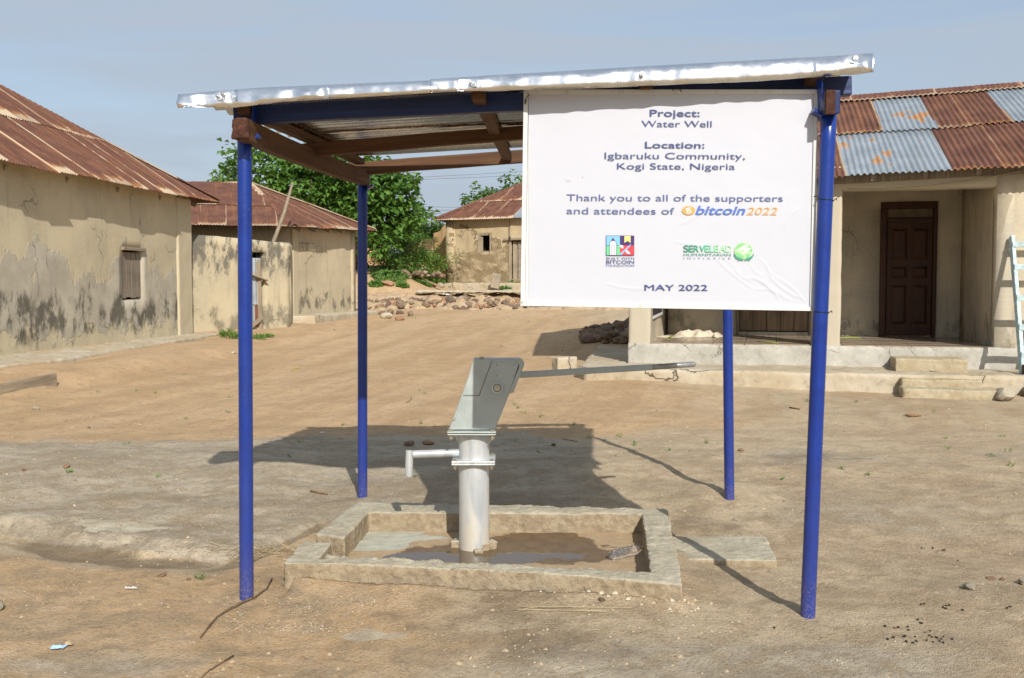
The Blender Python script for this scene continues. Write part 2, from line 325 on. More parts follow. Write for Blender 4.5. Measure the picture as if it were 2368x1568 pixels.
wet = np.maximum(np.exp(-((yf - yeg + .10) / .12) ** 4) * ss((-xf - .93) / .12) * ss(1.1 + 1.2 * wob) * ss((xf + 3.1) / .9), .5 * blob(1250, 1400, .75, .10, 0) * ss(.8 + wob)); wet = np.maximum(wet, .6 * blob(1500, 1500, .9, .28, 0) * ss(.7 + wob)); wet = np.maximum(wet, .55 * blob(1100, 1440, .7, .25, 0) * ss(.6 + wob))
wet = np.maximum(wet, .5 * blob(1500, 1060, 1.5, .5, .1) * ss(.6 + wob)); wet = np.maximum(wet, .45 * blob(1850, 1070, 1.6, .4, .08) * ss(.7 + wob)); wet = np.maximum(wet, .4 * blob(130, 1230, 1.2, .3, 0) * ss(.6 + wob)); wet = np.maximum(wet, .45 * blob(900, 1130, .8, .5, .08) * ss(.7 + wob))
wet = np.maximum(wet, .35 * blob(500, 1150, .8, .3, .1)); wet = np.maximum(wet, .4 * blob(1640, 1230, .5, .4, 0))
ora = ss((yf - (8.3 + .25 * np.clip(xf, -5, 3) + .6 * wob)) / .8) * (1 - .75 * ss((xf - 0) / 3.5)); ora = np.maximum(ora, .75 * ss((-xf + .3 + .3 * wob) / 1.) * (1 - ss((yf - yeg + .35) / .15)) * (yf < 5.6))
lime = ss(fbm(xf * 3.1, yf * 4.5, 55, 4, .6) * 5 + .45) * np.maximum(1.3 * blob(230, 1215, .42, .15, .06), 1.2 * blob(320, 1240, .28, .12, .04)); lime = np.maximum(lime, .6 * blob(75, 1190, .3, .13, .08)); lime = np.maximum(lime, .6 * blob(850, 1470, .25, .12, 0)); lime = np.maximum(lime, .4 * blob(2150, 1150, 1.3, .35, .03) * ss(wob + .5))
lime = np.maximum(lime, .5 * np.exp(-(((xf - .9) / .9) ** 2 + ((yf - 8.6) / .35) ** 2)) * ss(wob * 2 + .5)); lime = np.maximum(lime, .55 * np.exp(-(((xf - 3.6) / 1.4) ** 2 + ((yf - 7.3) / .35) ** 2)) * ss(wob * 2 + .5))
xt_ = np.interp(yf, [6, 7, 9.3, 14.5, 20, 30, 36], [-11, -7, -4.6, -3.3, -2.7, -1.4, 1]); streak = fbm((xf - xt_) * 3.2, yf * .28, 131, 5, .6) * ss((yf - 8) / 2) * (1 - ss((yf - 37) / 2))
streak = np.clip(.5 + 1.1 * streak, 0, 1)
for nm, a in (('streak', streak), ('grey', grey), ('wet', wet), ('orange', ora), ('lime', lime)):
    at = me.attributes.new(nm, 'FLOAT', 'POINT'); at.data.foreach_set('value', np.clip(a, 0, 1).astype(np.float32))
t = NT('packed_earth', .93, .12); P = t.coord()
n1 = t.noise(.6, 6, .6); n2 = t.noise(2.4, 7, .62, dist=.4); n3 = t.noise(11, 6, .62); n4 = t.noise(60, 5, .7); n5 = t.noise(230, 3, .7)
c = t.mix(t.step(n2, .38, .62), (.57, .455, .30), (.48, .375, .24)); c = t.mix(t.mul(t.step(n1, .42, .62), .4), c, (.40, .275, .17))
so = t.step(t.add(t.attr('orange'), t.mul(t.math('SUBTRACT', n2, .5), .8)), .25, .75); c = t.mix(so, c, t.mix(t.step(n2, .36, .62), (.60, .405, .225), (.51, .34, .18)))
c = t.mix(t.mul(t.step(t.attr('streak'), .52, .8), .35), c, (.66, .47, .29)); c = t.mix(t.mul(t.step(t.attr('streak'), .46, .2), .35), c, (.42, .26, .135)); sg = t.step(t.add(t.attr('grey'), t.mul(t.math('SUBTRACT', t.add(t.mul(n2, .7), t.mul(n3, .3)), .5), 1.1)), .3, .72); gcol = t.mix(t.step(t.add(t.mul(n3, .45), t.mul(t.noise(1, 6, .65, t.map(P, (.9, 2.6, 1))), .55)), .43, .57), (.33, .28, .205), (.52, .45, .34)); c = t.mix(t.mul(sg, .9), c, gcol)
nb_ = t.noise(1, 7, .66, t.map(P, (4.2, 4.6, 1)), .5); nc_ = t.noise(1, 6, .65, t.map(P, (1.2, 1.6, 1), (4, 2, 0))); fg = t.step(t.sep(P)[1], 9.5, 6.2, .12, 1); c = t.mix(t.mul(t.mul(t.step(nb_, .47, .60), .62), fg), c, (.34, .25, .15)); c = t.mix(t.mul(t.mul(t.step(nc_, .48, .62), .42), fg), c, (.34, .27, .18)); c = t.mix(t.mul(t.mul(t.step(nb_, .46, .36), .35), fg), c, (.60, .47, .33)); c = t.mix(t.mul(t.step(n3, .5, .68), .38), c, (.25, .18, .115)); c = t.mix(t.mul(t.step(n4, .52, .66), .45), c, (.54, .44, .32)); c = t.mix(t.mul(t.step(n4, .47, .34), .5), c, (.19, .135, .09)); c = t.mix(t.mul(t.step(n5, .52, .68), .35), c, (.56, .47, .36)); c = t.mix(t.mul(t.step(n5, .46, .34), .35), c, (.16, .115, .075))
sp = t.vor(75, 'F1'); c = t.mix(t.mul(t.step(sp, .22, .12), t.mul(t.step(n3, .46, .56), .7)), c, (.55, .47, .38))
sl = t.step(t.add(t.attr('lime'), t.mul(t.math('SUBTRACT', n3, .5), .9)), .38, .55); c = t.mix(t.mul(sl, .85), c, t.mix(t.step(n3, .4, .6), (.60, .53, .40), (.46, .39, .28)))
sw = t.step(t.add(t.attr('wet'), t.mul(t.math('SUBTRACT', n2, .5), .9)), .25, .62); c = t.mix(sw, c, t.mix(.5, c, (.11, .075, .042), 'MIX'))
h = t.add(t.add(t.mul(n3, .55), t.mul(n4, .6)), t.mul(t.step(sp, .35, .1), .18)); h = t.add(h, t.mul(n5, .22))
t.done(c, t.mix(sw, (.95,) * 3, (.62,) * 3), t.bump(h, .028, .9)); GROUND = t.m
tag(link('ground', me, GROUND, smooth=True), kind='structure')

# ------------------------------------------------------------------ shared materials
PL1 = plaster('ochre_plaster', (.54, .465, .315), (.47, .41, .285), grey=1.35, mould=(.55, .42, .85), seed=1)
PLC = plaster('stained_plaster', (.47, .40, .27), (.41, .36, .25), mould=(.3, .3, .6), topm=(1.1, .85), seed=2)
PL2 = plaster('buff_plaster', (.48, .405, .275), (.42, .36, .25), mould=(.42, .3, .75), seed=3)
PL3 = plaster('crumbling_mud', (.47, .375, .235), (.41, .32, .20), fallen=1.75, bump=.03, seed=4)
PL4 = plaster('cream_plaster', (.54, .47, .34), (.40, .36, .29), mould=(.1, .22, .5), grey=-1.2, seed=5, bump=.006)
PLR = plaster('ruin_mud', (.42, .27, .13), (.34, .22, .11), topm=(2.4, .4), seed=6, bump=.02)
def concrete(name, a, b, crack=.6, sc=1, bd=.012, vec=None):
    t = NT(name, .9, .2); n1 = t.noise(1.7 * sc, 6, .6); n2 = t.noise(9 * sc, 6, .65); n3 = t.noise(70, 4, .6)
    c = t.mix(t.step(n1, .38, .62), a, b); c = t.mix(t.mul(t.step(n2, .52, .7), .5), c, tuple(x * .6 for x in a)); c = t.mix(t.mul(t.step(n2, .42, .3), .35), c, tuple(min(1, x * 1.3) for x in b)); c = t.mix(t.mul(t.step(n3, .5, .7), .2), c, tuple(x * .5 for x in a))
    nn = t.n('ShaderNodeTexNoise'); nn.inputs['Scale'].default_value = 2.2 * sc; nn.inputs['Detail'].default_value = 6; t.lk(t.coord(), nn.inputs['Vector']); ck = t.vor(1.5 * sc, 'DISTANCE_TO_EDGE', t.mix(.4, t.coord(), nn.outputs['Color'])); m = t.mul(t.mul(t.step(ck, 0, .011, 1, 0), t.step(t.noise(1.1 * sc, 2), .48, .55)), crack)
    c = t.mix(m, c, (.06, .045, .03)); return t.done(c, None, t.bump(t.add(t.add(t.mul(n2, .6), t.mul(n3, .2)), t.mul(m, -.8)), bd))
CON = concrete('tan_concrete', (.37, .30, .19), (.42, .36, .25), 0, 2, .01)
CON2 = concrete('pale_step_concrete', (.42, .345, .235), (.47, .41, .31), .9, 1)
CONG = concrete('grey_render', (.38, .36, .31), (.46, .44, .385), .6, 1.3)
RUST = rustmat('rusty_roof_iron', 'rust', .85); RUST2 = rustmat('brown_roof_iron', 'rust', .55); ZINC = rustmat('weathered_zinc', 'zinc')
WOODG = woodmat('grey_weathered_wood', (.16, .13, .10), (.30, .25, .19), vecrot=True); WOODG2 = woodmat('grey_timber', (.20, .16, .11), (.36, .29, .20))
WOODB = woodmat('brown_beam_wood', (.065, .033, .018), (.13, .065, .033), bump=.002); WOODD = woodmat('dark_door_wood', (.05, .022, .012), (.085, .035, .018), vecrot=True, rough=.5)
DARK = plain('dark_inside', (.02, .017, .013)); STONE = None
t = NT('stone', .88, .2); n = t.noise(7, 6, .65); r = t.rand(); c = t.mix(t.step(n, .35, .65), (.30, .22, .145), (.20, .145, .095)); c = t.mix(t.step(r, .3, .8), c, t.mix(t.step(n, .3, .6), (.11, .085, .07), (.20, .14, .10))); c = t.mix(t.mul(t.step(r, .1, 0), .8), c, (.42, .36, .27)); STONE = t.done(c, None, t.bump(t.noise(22, 5, .7), .01))
STONEW = plain('pale_stone', (.50, .44, .33), .9, 0, .2, 12, .008); STONEO = plain('orange_stone', (.34, .20, .12), .9, 0, .25, 14, .006)

# ------------------------------------------------------------------ rocks
def rock_mesh(seed, sub=2, k=11):
    rn = random.Random(seed); bm = bmesh.new(); bmesh.ops.create_icosphere(bm, subdivisions=sub, radius=1)
    pl = [(V3((rn.gauss(0, 1), rn.gauss(0, 1), rn.gauss(0, 1))).normalized(), rn.uniform(.62, .95)) for _ in range(k)]
    for v in bm.verts:
        d = v.co.normalized(); r = 1.05
        for nn, dd in pl:
            c = d.dot(nn)
            if c > .05: r = min(r, dd / c)
        v.co = d * (r + mnoise.noise(d * 2.6 + V3((seed, 0, 0))) * .07)
    me = bpy.data.meshes.new('stone'); bm.to_mesh(me); bm.free(); me.shade_smooth(); me.set_sharp_from_angle(angle=R(28)); return me
ROCKS = [rock_mesh(i, 2) for i in range(7)]; ROCKS1 = [rock_mesh(20 + i, 1, 8) for i in range(6)]
def rock(px, py, wpx, hk, mat, name='stone', at=None, small=False, depth=.9, sink=.35, parent=None, size=None, seed=None):
    rn = random.Random(seed if seed is not None else int(px * 7 + py * 13)); src = rn.choice(ROCKS1 if small else ROCKS); key = (src.name, mat.name)
    if key not in RC: m2 = src.copy(); m2.materials.append(mat); RC[key] = m2
    p = at or G(px, py); s = size or wpx / FPX * p.y / 2
    o = link(name, RC[key], None, parent); o.scale = (s, s * depth, s * hk); o.location = (p.x, p.y, p.z + s * hk * (1 - sink)); o.rotation_euler = (rn.uniform(-.2, .2), rn.uniform(-.2, .2), rn.uniform(0, 6)); return o
RC = {}

# ------------------------------------------------------------------ walls with openings
def wall(name, A, B, ztop, mat, parent=None, holes=(), zfoot=None, thick=.22, step=.25, wob=.02, depth_below=.4, top_wob=0, back=None, zuv=None, inset=0):
    """A, B: (x, y) of the front face's two ends seen left to right; ztop: float or (za, zb); holes: (a0, a1, z0, z1)"""
    A = V3((A[0], A[1], 0)); B = V3((B[0], B[1], 0)); L_ = (B - A).length; e = (B - A) / L_; nrm = V3((e.y, -e.x, 0))
    za, zb = ztop if isinstance(ztop, (tuple, list)) else (ztop, ztop)
    zf = zfoot if zfoot is not None else min(GZ(A.x, A.y), GZ(B.x, B.y)); z0 = zf - depth_below; zm = min(za, zb)
    def cuts(lo, hi, ex):
        s = sorted(set([lo, hi] + [v for v in ex if lo < v < hi])); r = [s[0]]
        for i in range(1, len(s)):
            n = max(1, round((s[i] - s[i - 1]) / step)); r += [s[i - 1] + (s[i] - s[i - 1]) * k / n for k in range(1, n + 1)]
        return r
    ac = cuts(0, L_, [h[0] for h in holes] + [h[1] for h in holes]); zc = cuts(z0, zm, [h[2] for h in holes] + [h[3] for h in holes])
    mb = MB(); nz = len(zc)
    for a in ac:
        zt = za + (zb - za) * a / L_ + (top_wob * float(fbm(np.array([a * 1.7]), np.array([A.x]), 3, 3)[0]) if top_wob else 0)
        for j, z in enumerate(zc):
            zz = z if j < nz - 1 else zt
            d = float(fbm(np.array([a * 1.3 + A.x]), np.array([zz * 1.3 + A.y]), 5, 4)[0]) * wob
            p = A + e * a + nrm * d; mb.v.append((p.x, p.y, zz))
    for i in range(len(ac) - 1):
        for j in range(nz - 1):
            am = (ac[i] + ac[i + 1]) / 2; zmid = (zc[j] + zc[j + 1]) / 2
            if any(h[0] < am < h[1] and h[2] < zmid < h[3] for h in holes): continue
            q = (i * nz + j, (i + 1) * nz + j, (i + 1) * nz + j + 1, i * nz + j + 1)
            zu = zf if zuv is None else zuv
            mb.quadidx(q, [(ac[i], zc[j] - zu), (ac[i + 1], zc[j] - zu), (ac[i + 1], zc[j + 1] - zu), (ac[i], zc[j + 1] - zu)])
    o = mb.obj(name, mat, parent, smooth=True, auto=50); m = o.modifiers.new('thick', 'SOLIDIFY'); m.thickness = thick; m.offset = -1
    return o
def wa(px, py, A, B):      # pixel -> (a along wall, z)
    A = V3((A[0], A[1], 0)); B = V3((B[0], B[1], 0)); e = (B - A).normalized(); n = V3((e.y, -e.x, 0)); p = HP(px, py, A, n); return (p - A).dot(e), p.z
def wp(A, B, a, z, out=0):
    A = V3((A[0], A[1], 0)); B = V3((B[0], B[1], 0)); e = (B - A).normalized(); n = V3((e.y, -e.x, 0)); p = A + e * a + n * out; return V3((p.x, p.y, z))

# ------------------------------------------------------------------ corrugated roof slopes made of single sheets
def slope(parent, E0, E1, top, rows, width, matf, pitch=.076, amp=.011, seg=4, seed=0, lift=.0, name='roof_sheet', brows=5, jit=.03, edgew=.05, eave=.5):
    rn = random.Random(seed); E0 = V3(E0); E1 = V3(E1); top = [V3(p) for p in top]; Ln = (E1 - E0).length; e = (E1 - E0) / Ln
    rp = max(top, key=lambda p: p.z); n = e.cross(rp - E0).normalized(); n = n if n.z > 0 else -n; b = n.cross(e); b = b if b.z > 0 else -b
    ta = [(p - E0).dot(e) for p in top]; tb = [(p - E0).dot(b) for p in top]; o_ = sorted(zip(ta, tb)); ta = [q[0] for q in o_]; tb = [q[1] for q in o_]
    k = 0
    for j, (b0, b1) in enumerate(rows):
        if isinstance(width, (int, float)):
            bounds = list(np.arange(min(0, ta[0]), max(Ln, ta[-1]) + width, width)); 
            if j % 2: bounds = [v - width * .4 for v in bounds] + [bounds[-1] + width * .6]
        else: bounds = width[j]
        for i in range(len(bounds) - 1):
            a0, a1 = bounds[i] + rn.uniform(-.03, .03), bounds[i + 1] + .05; skw = rn.uniform(-.012, .012); a0 = max(a0, min(0, ta[0])); a1 = min(a1, max(Ln, ta[-1]))
            if a1 - a0 < .05: continue
            lo = b0 + rn.uniform(-jit, jit * .5); nc = max(2, int((a1 - a0) / pitch * seg)); vs = []; ed = []; fs = []; uv = []
            tw = rn.uniform(-.006, .006); cols = []; ek = rn.uniform(.35, 1.15); bk_ = rn.uniform(.2, 1.1) * eave * 1.6
            for c in range(nc + 1):
                a = a0 + (a1 - a0) * c / nc; hi = min(b1 + (.1 if j < len(rows) - 1 else 0), float(np.interp(a, ta, tb)))
                cols.append((a, hi))
            ok = False
            for a, hi in cols:
                h_ = max(hi, lo)
                for r in range(brows + 1):
                    bb = lo + (h_ - lo) * r / brows; off = amp * math.sin(2 * math.pi * a / pitch) + lift + j * .022 + (i % 2) * .004 + tw * (r / brows) + .006 * mnoise.noise(V3((a * 1.5, bb * 1.5, seed)))
                    if r == 0: off += rn.uniform(-.004, .004)
                    p = E0 + e * (a + skw * (bb - b0)) + b * bb + n * off; vs.append(tuple(p))
                    ed.append(max(bk_ * math.exp(-(bb - lo) / edgew), ek * math.exp(-(a1 - a) / (edgew * 1.1)), .5 * ek * math.exp(-(a - a0) / edgew * 2)))
            for c in range(nc):
                if cols[c][1] <= lo and cols[c + 1][1] <= lo: continue
                ok = True
                for r in range(brows):
                    q = c * (brows + 1) + r; fs.append((q, q + brows + 1, q + brows + 2, q + 1)); 
                    uv += [(cols[c][0], (r) / brows * (b1 - b0)), (cols[c + 1][0], (r) / brows * (b1 - b0)), (cols[c + 1][0], (r + 1) / brows * (b1 - b0)), (cols[c][0], (r + 1) / brows * (b1 - b0))]
            if not ok: continue
            me = bpy.data.meshes.new(name); me.from_pydata(vs, [], fs); ul = me.uv_layers.new(name='UVMap'); ul.data.foreach_set('uv', [x for p in uv for x in p])
            at = me.attributes.new('edge', 'FLOAT', 'POINT'); at.data.foreach_set('value', ed)
            link(name, me, matf(j, i, rn), parent, smooth=True); k += 1
    return k
def pil(A, B, a0, a1, z0, z1, out, mat):
    mb = MB(); b = [wp(A, B, a0, z0, out), wp(A, B, a1, z0, out), wp(A, B, a1, z0, -.05), wp(A, B, a0, z0, -.05)]; mb.hexa(b, [V3((p.x, p.y, z1)) for p in b])
    return roughen(mb.obj('pilaster', mat, None), .035, [(.3, .02)])
def ridge_cap(parent, p, q, mat, r=.09, seg=1.2, name='ridge_cap'):
    p = V3(p); q = V3(q); n = max(1, round((q - p).length / seg)); d = (q - p).normalized(); s = d.cross(V3((0, 0, 1))).normalized(); u = s.cross(d)
    for i in range(n):
        a = p.lerp(q, i / n) + u * (.022 + .006 * (i % 2)); b = p.lerp(q, min(1, (i + 1.06) / n)) + u * (.022 + .006 * (i % 2)); mb = MB()
        prof = [(-1.35, -.62), (-.5, -.12), (0, .12), (.5, -.12), (1.35, -.62)]
        for k in range(4):
            (x0, y0), (x1, y1) = prof[k], prof[k + 1]; mb.face([a + s * x0 * r + u * y0 * r, a + s * x1 * r + u * y1 * r, b + s * x1 * r + u * y1 * r, b + s * x0 * r + u * y0 * r], [(k * .05, 0), (k * .05 + .05, 0), (k * .05 + .05, 1), (k * .05, 1)])
        o = mb.obj(name, mat, parent); at = o.data.attributes.new('edge', 'FLOAT', 'POINT'); at.data.foreach_set('value', [.55 if rng.random() < .5 else .2] * len(mb.v))

# ------------------------------------------------------------------ foliage
def leafmat(name, a, b, tr=.32, rough=.35):
    t = NT(name, rough, .4); n = t.noise(1.3, 3); r = t.attr('lv'); c = t.mix(r, a, b); c = t.mix(t.mul(t.step(t.noise(.55, 3), .5, .62), .3), c, tuple(min(1, x * 1.5) for x in b)); c = t.mix(t.mul(t.step(n, .4, .7), .4), c, tuple(x * .7 for x in a))
    t.done(c); ts = t.n('ShaderNodeBsdfTranslucent'); t.put(ts.inputs[0], t.mix(.5, c, (.22, .34, .04))); ms = t.n('ShaderNodeMixShader'); ms.inputs[0].default_value = tr
    o = [x for x in t.t.nodes if x.type == 'OUTPUT_MATERIAL'][0]; t.lk(t.b.outputs[0], ms.inputs[1]); t.lk(ts.outputs[0], ms.inputs[2]); t.lk(ms.outputs[0], o.inputs[0]); return t.m
LEAFB = leafmat('broad_leaf', (.055, .14, .024), (.145, .27, .055), rough=.28); LEAFD = leafmat('dark_leaf', (.03, .075, .015), (.07, .13, .022)); LEAFW = leafmat('weed_leaf', (.07, .15, .025), (.16, .29, .05), .3, .5)
def leaf_geo(c, d, nrm, l, wd, fold=.25):
    s = d.cross(nrm).normalized(); u = s.cross(d)
    a = c; t = c + d * l - u * l * .18; m = c + d * l * .5; return [a, m + s * wd / 2 + u * fold * wd, t, m - s * wd / 2 + u * fold * wd, m]
def leaves(name, pts, mat, parent, kind=None):
    """pts: (centre, direction, normal, length, width)"""
    n = len(pts); vs = []; fs = []; lv = []
    for i, (c, d, nn, l, wd) in enumerate(pts):
        g = leaf_geo(c, d, nn, l, wd); k = len(vs); vs += [tuple(p) for p in g]; fs += [(k, k + 1, k + 4), (k + 1, k + 2, k + 4), (k + 2, k + 3, k + 4), (k + 3, k, k + 4)]; lv += [random.random()] * 5
    me = bpy.data.meshes.new(name); me.from_pydata(vs, [], fs); at = me.attributes.new('lv', 'FLOAT', 'POINT'); at.data.foreach_set('value', lv)
    o = link(name, me, mat, parent); 
    if kind: o['kind'] = kind
    return o
def rdir(rn): return V3((rn.gauss(0, 1), rn.gauss(0, 1), rn.gauss(0, 1))).normalized()
def clump_leaves(lobes, per, l, wd, rn, cl=.55, csize=.42, droop=.5):
    pts = []
    for c, r in lobes:
        nclump = int(per * (r.x * r.z + r.x * r.y + r.y * r.z) / 3 + 1)
        for _ in range(nclump):
            d = rdir(rn); rad = (rn.uniform(.45, 1.04) ** .6); cc = c + V3((d.x * r.x, d.y * r.y, d.z * r.z)) * rad
            if rn.random() < .28: cc += d * rn.uniform(.1, .65)
            cs = csize * rn.uniform(.6, 1.25)
            for _ in range(rn.randint(14, 24)):
                q = rdir(rn); q.z = abs(q.z) * .8 - .1; q.normalize(); pos = cc + q * cs * rn.uniform(.5, 1)
                dd = (q + V3((0, 0, -droop)) + rdir(rn) * .35).normalized(); nn = (q + V3((0, 0, .7)) + rdir(rn) * .4).normalized()
                s = rn.uniform(.7, 1.15); pts.append((pos, dd, nn, l * s, wd * s))
    return pts
def tree(name, label, lobes, base, mat, per, l, wd, seed, leafparts=0, trunkr=.2, cat='tree', cs=.42):
    rn = random.Random(seed); root = thing(name, label, cat, loc=base); inv = -V3(base)
    lb = [(c + inv, r) for c, r in lobes]; pts = clump_leaves(lb, per, l, wd, rn, csize=cs)
    if leafparts:
        pts.sort(key=lambda p: p[0].y - abs(p[1].y) * .3); sel = [p for p in pts if rn.random() < .5][:leafparts]; ids = set(id(p) for p in sel); rest = [p for p in pts if id(p) not in ids]
        leaves('foliage', rest, mat, root, 'stuff')
        ms = []
        for k in range(5):
            mb = bpy.data.meshes.new('leaf'); g = leaf_geo(V3(), V3((1, 0, 0)), V3((0, 0, 1)), 1, .62 + .05 * k); mb.from_pydata([tuple(p) for p in g], [], [(0, 1, 4), (1, 2, 4), (2, 3, 4), (3, 0, 4)]); at = mb.attributes.new('lv', 'FLOAT', 'POINT'); at.data.foreach_set('value', [rn.random()] * 5); mb.materials.append(mat); ms.append(mb)
        for k, (c, d, nn, ll, w_) in enumerate(sel):
            o = link('leaf', ms[k % 5], None, root); s = d.cross(nn).normalized(); u = s.cross(d); M = Matrix((d, -s, u)).transposed().to_4x4(); M.translation = c; o.matrix_local = M @ Matrix.Scale(ll, 4)
    else: leaves('foliage', pts, mat, root, 'stuff')
    mb = MB(); mid = sum((c for c, r in lb), V3()) / len(lb); fork = V3((mid.x * .3, mid.y * .3, max(.4, mid.z * .45)))
    mb.tube([V3((0, 0, -.3)), V3((0.05, 0, fork.z * .5)), fork], [trunkr * 1.15, trunkr, trunkr * .8], 10); mb.obj('trunk', BARK, root, True)
    for c, r in lb:
        mb = MB(); m = fork.lerp(c, .5) + V3((0, 0, .15)); mb.tube([fork - V3((0, 0, .1)), m, c + V3((0, 0, -r.z * .1)), c + V3((0, 0, r.z * .5))], [trunkr * .6, trunkr * .4, trunkr * .22, .01], 7); mb.obj('branch', BARK, root, True)
    return root
BARK = plain('bark', (.13, .095, .065), .9, 0, .4, 12, .01)
# ================================================================== LEFT HOUSE
A1 = (-7.56, 14.0); B1 = (-6.80, 22.0)
h1 = thing('mud_house', 'long ochre mud house on the far left with streaked rusty roof and one plank shutter', 'house', loc=(-8, 18, .3))
def ch(o, root):            # parent while keeping world coordinates
    o.parent = root; o.matrix_parent_inverse = root.matrix_world.inverted() if False else Matrix.Translation(-root.location); return o
def adopt(root, before):
    for o in list(COL.objects):
        if o.name not in before and o is not root and o.parent is None: ch(o, root)
def names(): return set(o.name for o in COL.objects)
nb = names()
sx0, sz1 = wa(283, 580, A1, B1); sx1, sz0 = wa(330, 694, A1, B1); sz1b = wa(330, 578, A1, B1)[1]; sz0b = wa(288, 694, A1, B1)[1]
A1e = (A1[0] - .095 * 7, A1[1] - 7); ex = math.hypot(.665, 7)
wall('wall', A1e, B1, 3.34, PL1, None, holes=[(sx0 + ex, sx1 + ex, sz0b, sz1b)], zfoot=.34, thick=.3, step=.16, wob=.035)
wall('wall', B1, (-13.5, 23.0), 3.3, PL1, None, zfoot=.4, thick=.3, step=.5)
pil(A1, B1, 7.35, 8.08, -.1, 3.2, .035, PL1)
# shutter of four planks in the opening
sh = link('shutter', MB().mesh('shutter'), None); 
for k in range(4):
    a0 = sx0 + (sx1 - sx0) * k / 4 + .01; a1 = sx0 + (sx1 - sx0) * (k + 1) / 4 - .012; mb = MB(); zz = sz0b + .03 + .02 * (k % 2)
    b = [wp(A1, B1, a0, zz, -.03), wp(A1, B1, a1, zz, -.03), wp(A1, B1, a1, zz, -.07), wp(A1, B1, a0, zz, -.07)]; t_ = [p + V3((0, 0, sz1b - zz - .06)) for p in b]
    mb.hexa(b, t_); mb.obj('plank', WOODG, sh, bevel=.004)
mb = MB(); mb.beam(wp(A1, B1, sx0 - .06, sz1b + .0, .0), wp(A1, B1, sx1 + .06, sz1b + .0, .0), .12, .06); mb.obj('lintel', WOODG2, None, bevel=.008)
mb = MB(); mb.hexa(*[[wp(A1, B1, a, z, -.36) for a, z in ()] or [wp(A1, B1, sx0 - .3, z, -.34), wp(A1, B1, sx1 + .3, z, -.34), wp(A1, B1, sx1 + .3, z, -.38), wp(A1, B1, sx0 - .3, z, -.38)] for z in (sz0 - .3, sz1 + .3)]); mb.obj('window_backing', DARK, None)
# roof: side slope towards the camera's right, far hip
E1a = V3((-7.15 - .095 * 9, 22.6 - 16.0, 3.10)); E1b = V3((-6.36, 22.75, 3.19)); hip = W(0, 205, 19.6); rid = E1b + (hip - E1b) * 1.36; rid0 = V3((rid.x - 1.2, E1a.y, rid.z))
slope(h1, E1a, E1b, [rid0, rid, hip, E1b], [(-.02, 1.9), (1.85, 5.5)], .62, lambda j, i, rn: RUST if rn.random() < .75 else RUST2, seed=3, amp=.014, edgew=.075, jit=.06)
for o in [o for o in COL.objects if o.parent is h1]: o.matrix_parent_inverse = Matrix.Translation(-h1.location)
E1c = V3((-13.4, 23.6, 3.2)); mb = MB(); mb.face([E1c, E1b - V3((0, 0, .02)), rid - V3((0, 0, .02)), V3((-13.4, rid.y, rid.z - .02))]); mb.obj('rear_roof', RUST2, None)
ridge_cap(None, rid + V3((0, 0, .02)), E1b + V3((0, 0, .03)), RUST, .075)
mb = MB()
for k in range(9):
    p = V3((-6.75 - .095 * (k * 1.75), 22.3 - k * 1.75, 3.09)); mb = MB(); mb.beam(p, p + V3((-.9, 0, .42)), .06, .09); mb.obj('rafter', WOODG2, None)
adopt(h1, nb)
# slab along the wall
pts = [HZ(-420, 915, .33), HZ(0, 853, .33), HZ(160, 831, .34), HZ(330, 801, .35), HZ(505, 772, .36), HZ(440, 765, .36)] + [V3((-6.95, 21.5, .36)), V3((-7.7, 14, .35)), V3((-8.4, 7.5, .33))]
sl = prism([(p.x, p.y) for p in pts], .12, .36).obj('concrete_apron', CON2, None); roughen(sl, .035, [(.25, .06)]); tag(sl, 'low pale concrete strip along the foot of the left ochre house', 'apron')
# timber edging board in the sand
e0 = G(-60, 925); e1 = G(128, 893); mb = MB(); mb.beam(V3((e0.x, e0.y, e0.z + .03)), V3((e1.x, e1.y, e1.z + .05)), .06, .19, segs=5, wob=.006); tag(mb.obj('timber_board', WOODG2, None, bevel=.008), 'weathered grey timber board on edge holding back sand at the left', 'board')

# ================================================================== COURTYARD WALL
nb = names(); cw = thing('courtyard_wall', 'low stained courtyard wall with a scrap iron gate between the two left houses', 'wall', loc=(-6.2, 23, .3))
C0 = (-7.0, 22.2); C1 = (W(672, 700, 24.3).x, 24.3)
d0, dz1 = wa(583, 585, C0, C1); d1, _ = wa(611, 585, C0, C1); zt0 = wa(445, 541, C0, C1)[1]; zt1 = wa(660, 560, C0, C1)[1]
wall('wall', C0, C1, (zt0, zt1), PLC, None, holes=[(d0 - .32, d1, .28, dz1 + .02)], zfoot=.33, thick=.3, step=.12, wob=.03, top_wob=.05)
r0 = V3((C1[0], C1[1], 0)); wall('wall', C1, (W(677, 700, 27.0).x, 27.0), (zt1, zt1 + .0), PLC, None, zfoot=.33, thick=.3, step=.2, wob=.03)
gt = link('gate', MB().mesh('gate'), None)
slope(gt, wp(C0, C1, d0 - .3, .35, -.1), wp(C0, C1, d1 - .1, .35, -.02), [wp(C0, C1, d0 - .3, 2.0, -.12), wp(C0, C1, d1 - .12, 2.0, -.1)], [(0, .65), (.6, 1.7)], .4, lambda j, i, rn: (ZINC, RUST)[(i + j) % 2], seed=9, name='iron_sheet', amp=.014, jit=.01)
mb = MB(); mb.beam(wp(C0, C1, d1 - .12, .3, .0), wp(C0, C1, d1 - .16, 1.95, .0), .09, .05, up=(0, 1, 0), segs=4, wob=.008); mb.obj('gate_stile', WOODG2, gt)
mb = MB(); mb.beam(wp(C0, C1, d0 - .25, .35, .05), wp(C0, C1, d1 - .1, .3 + .35, .03), .08, .07, segs=3, wob=.01); mb.obj('log', WOODG2, gt)
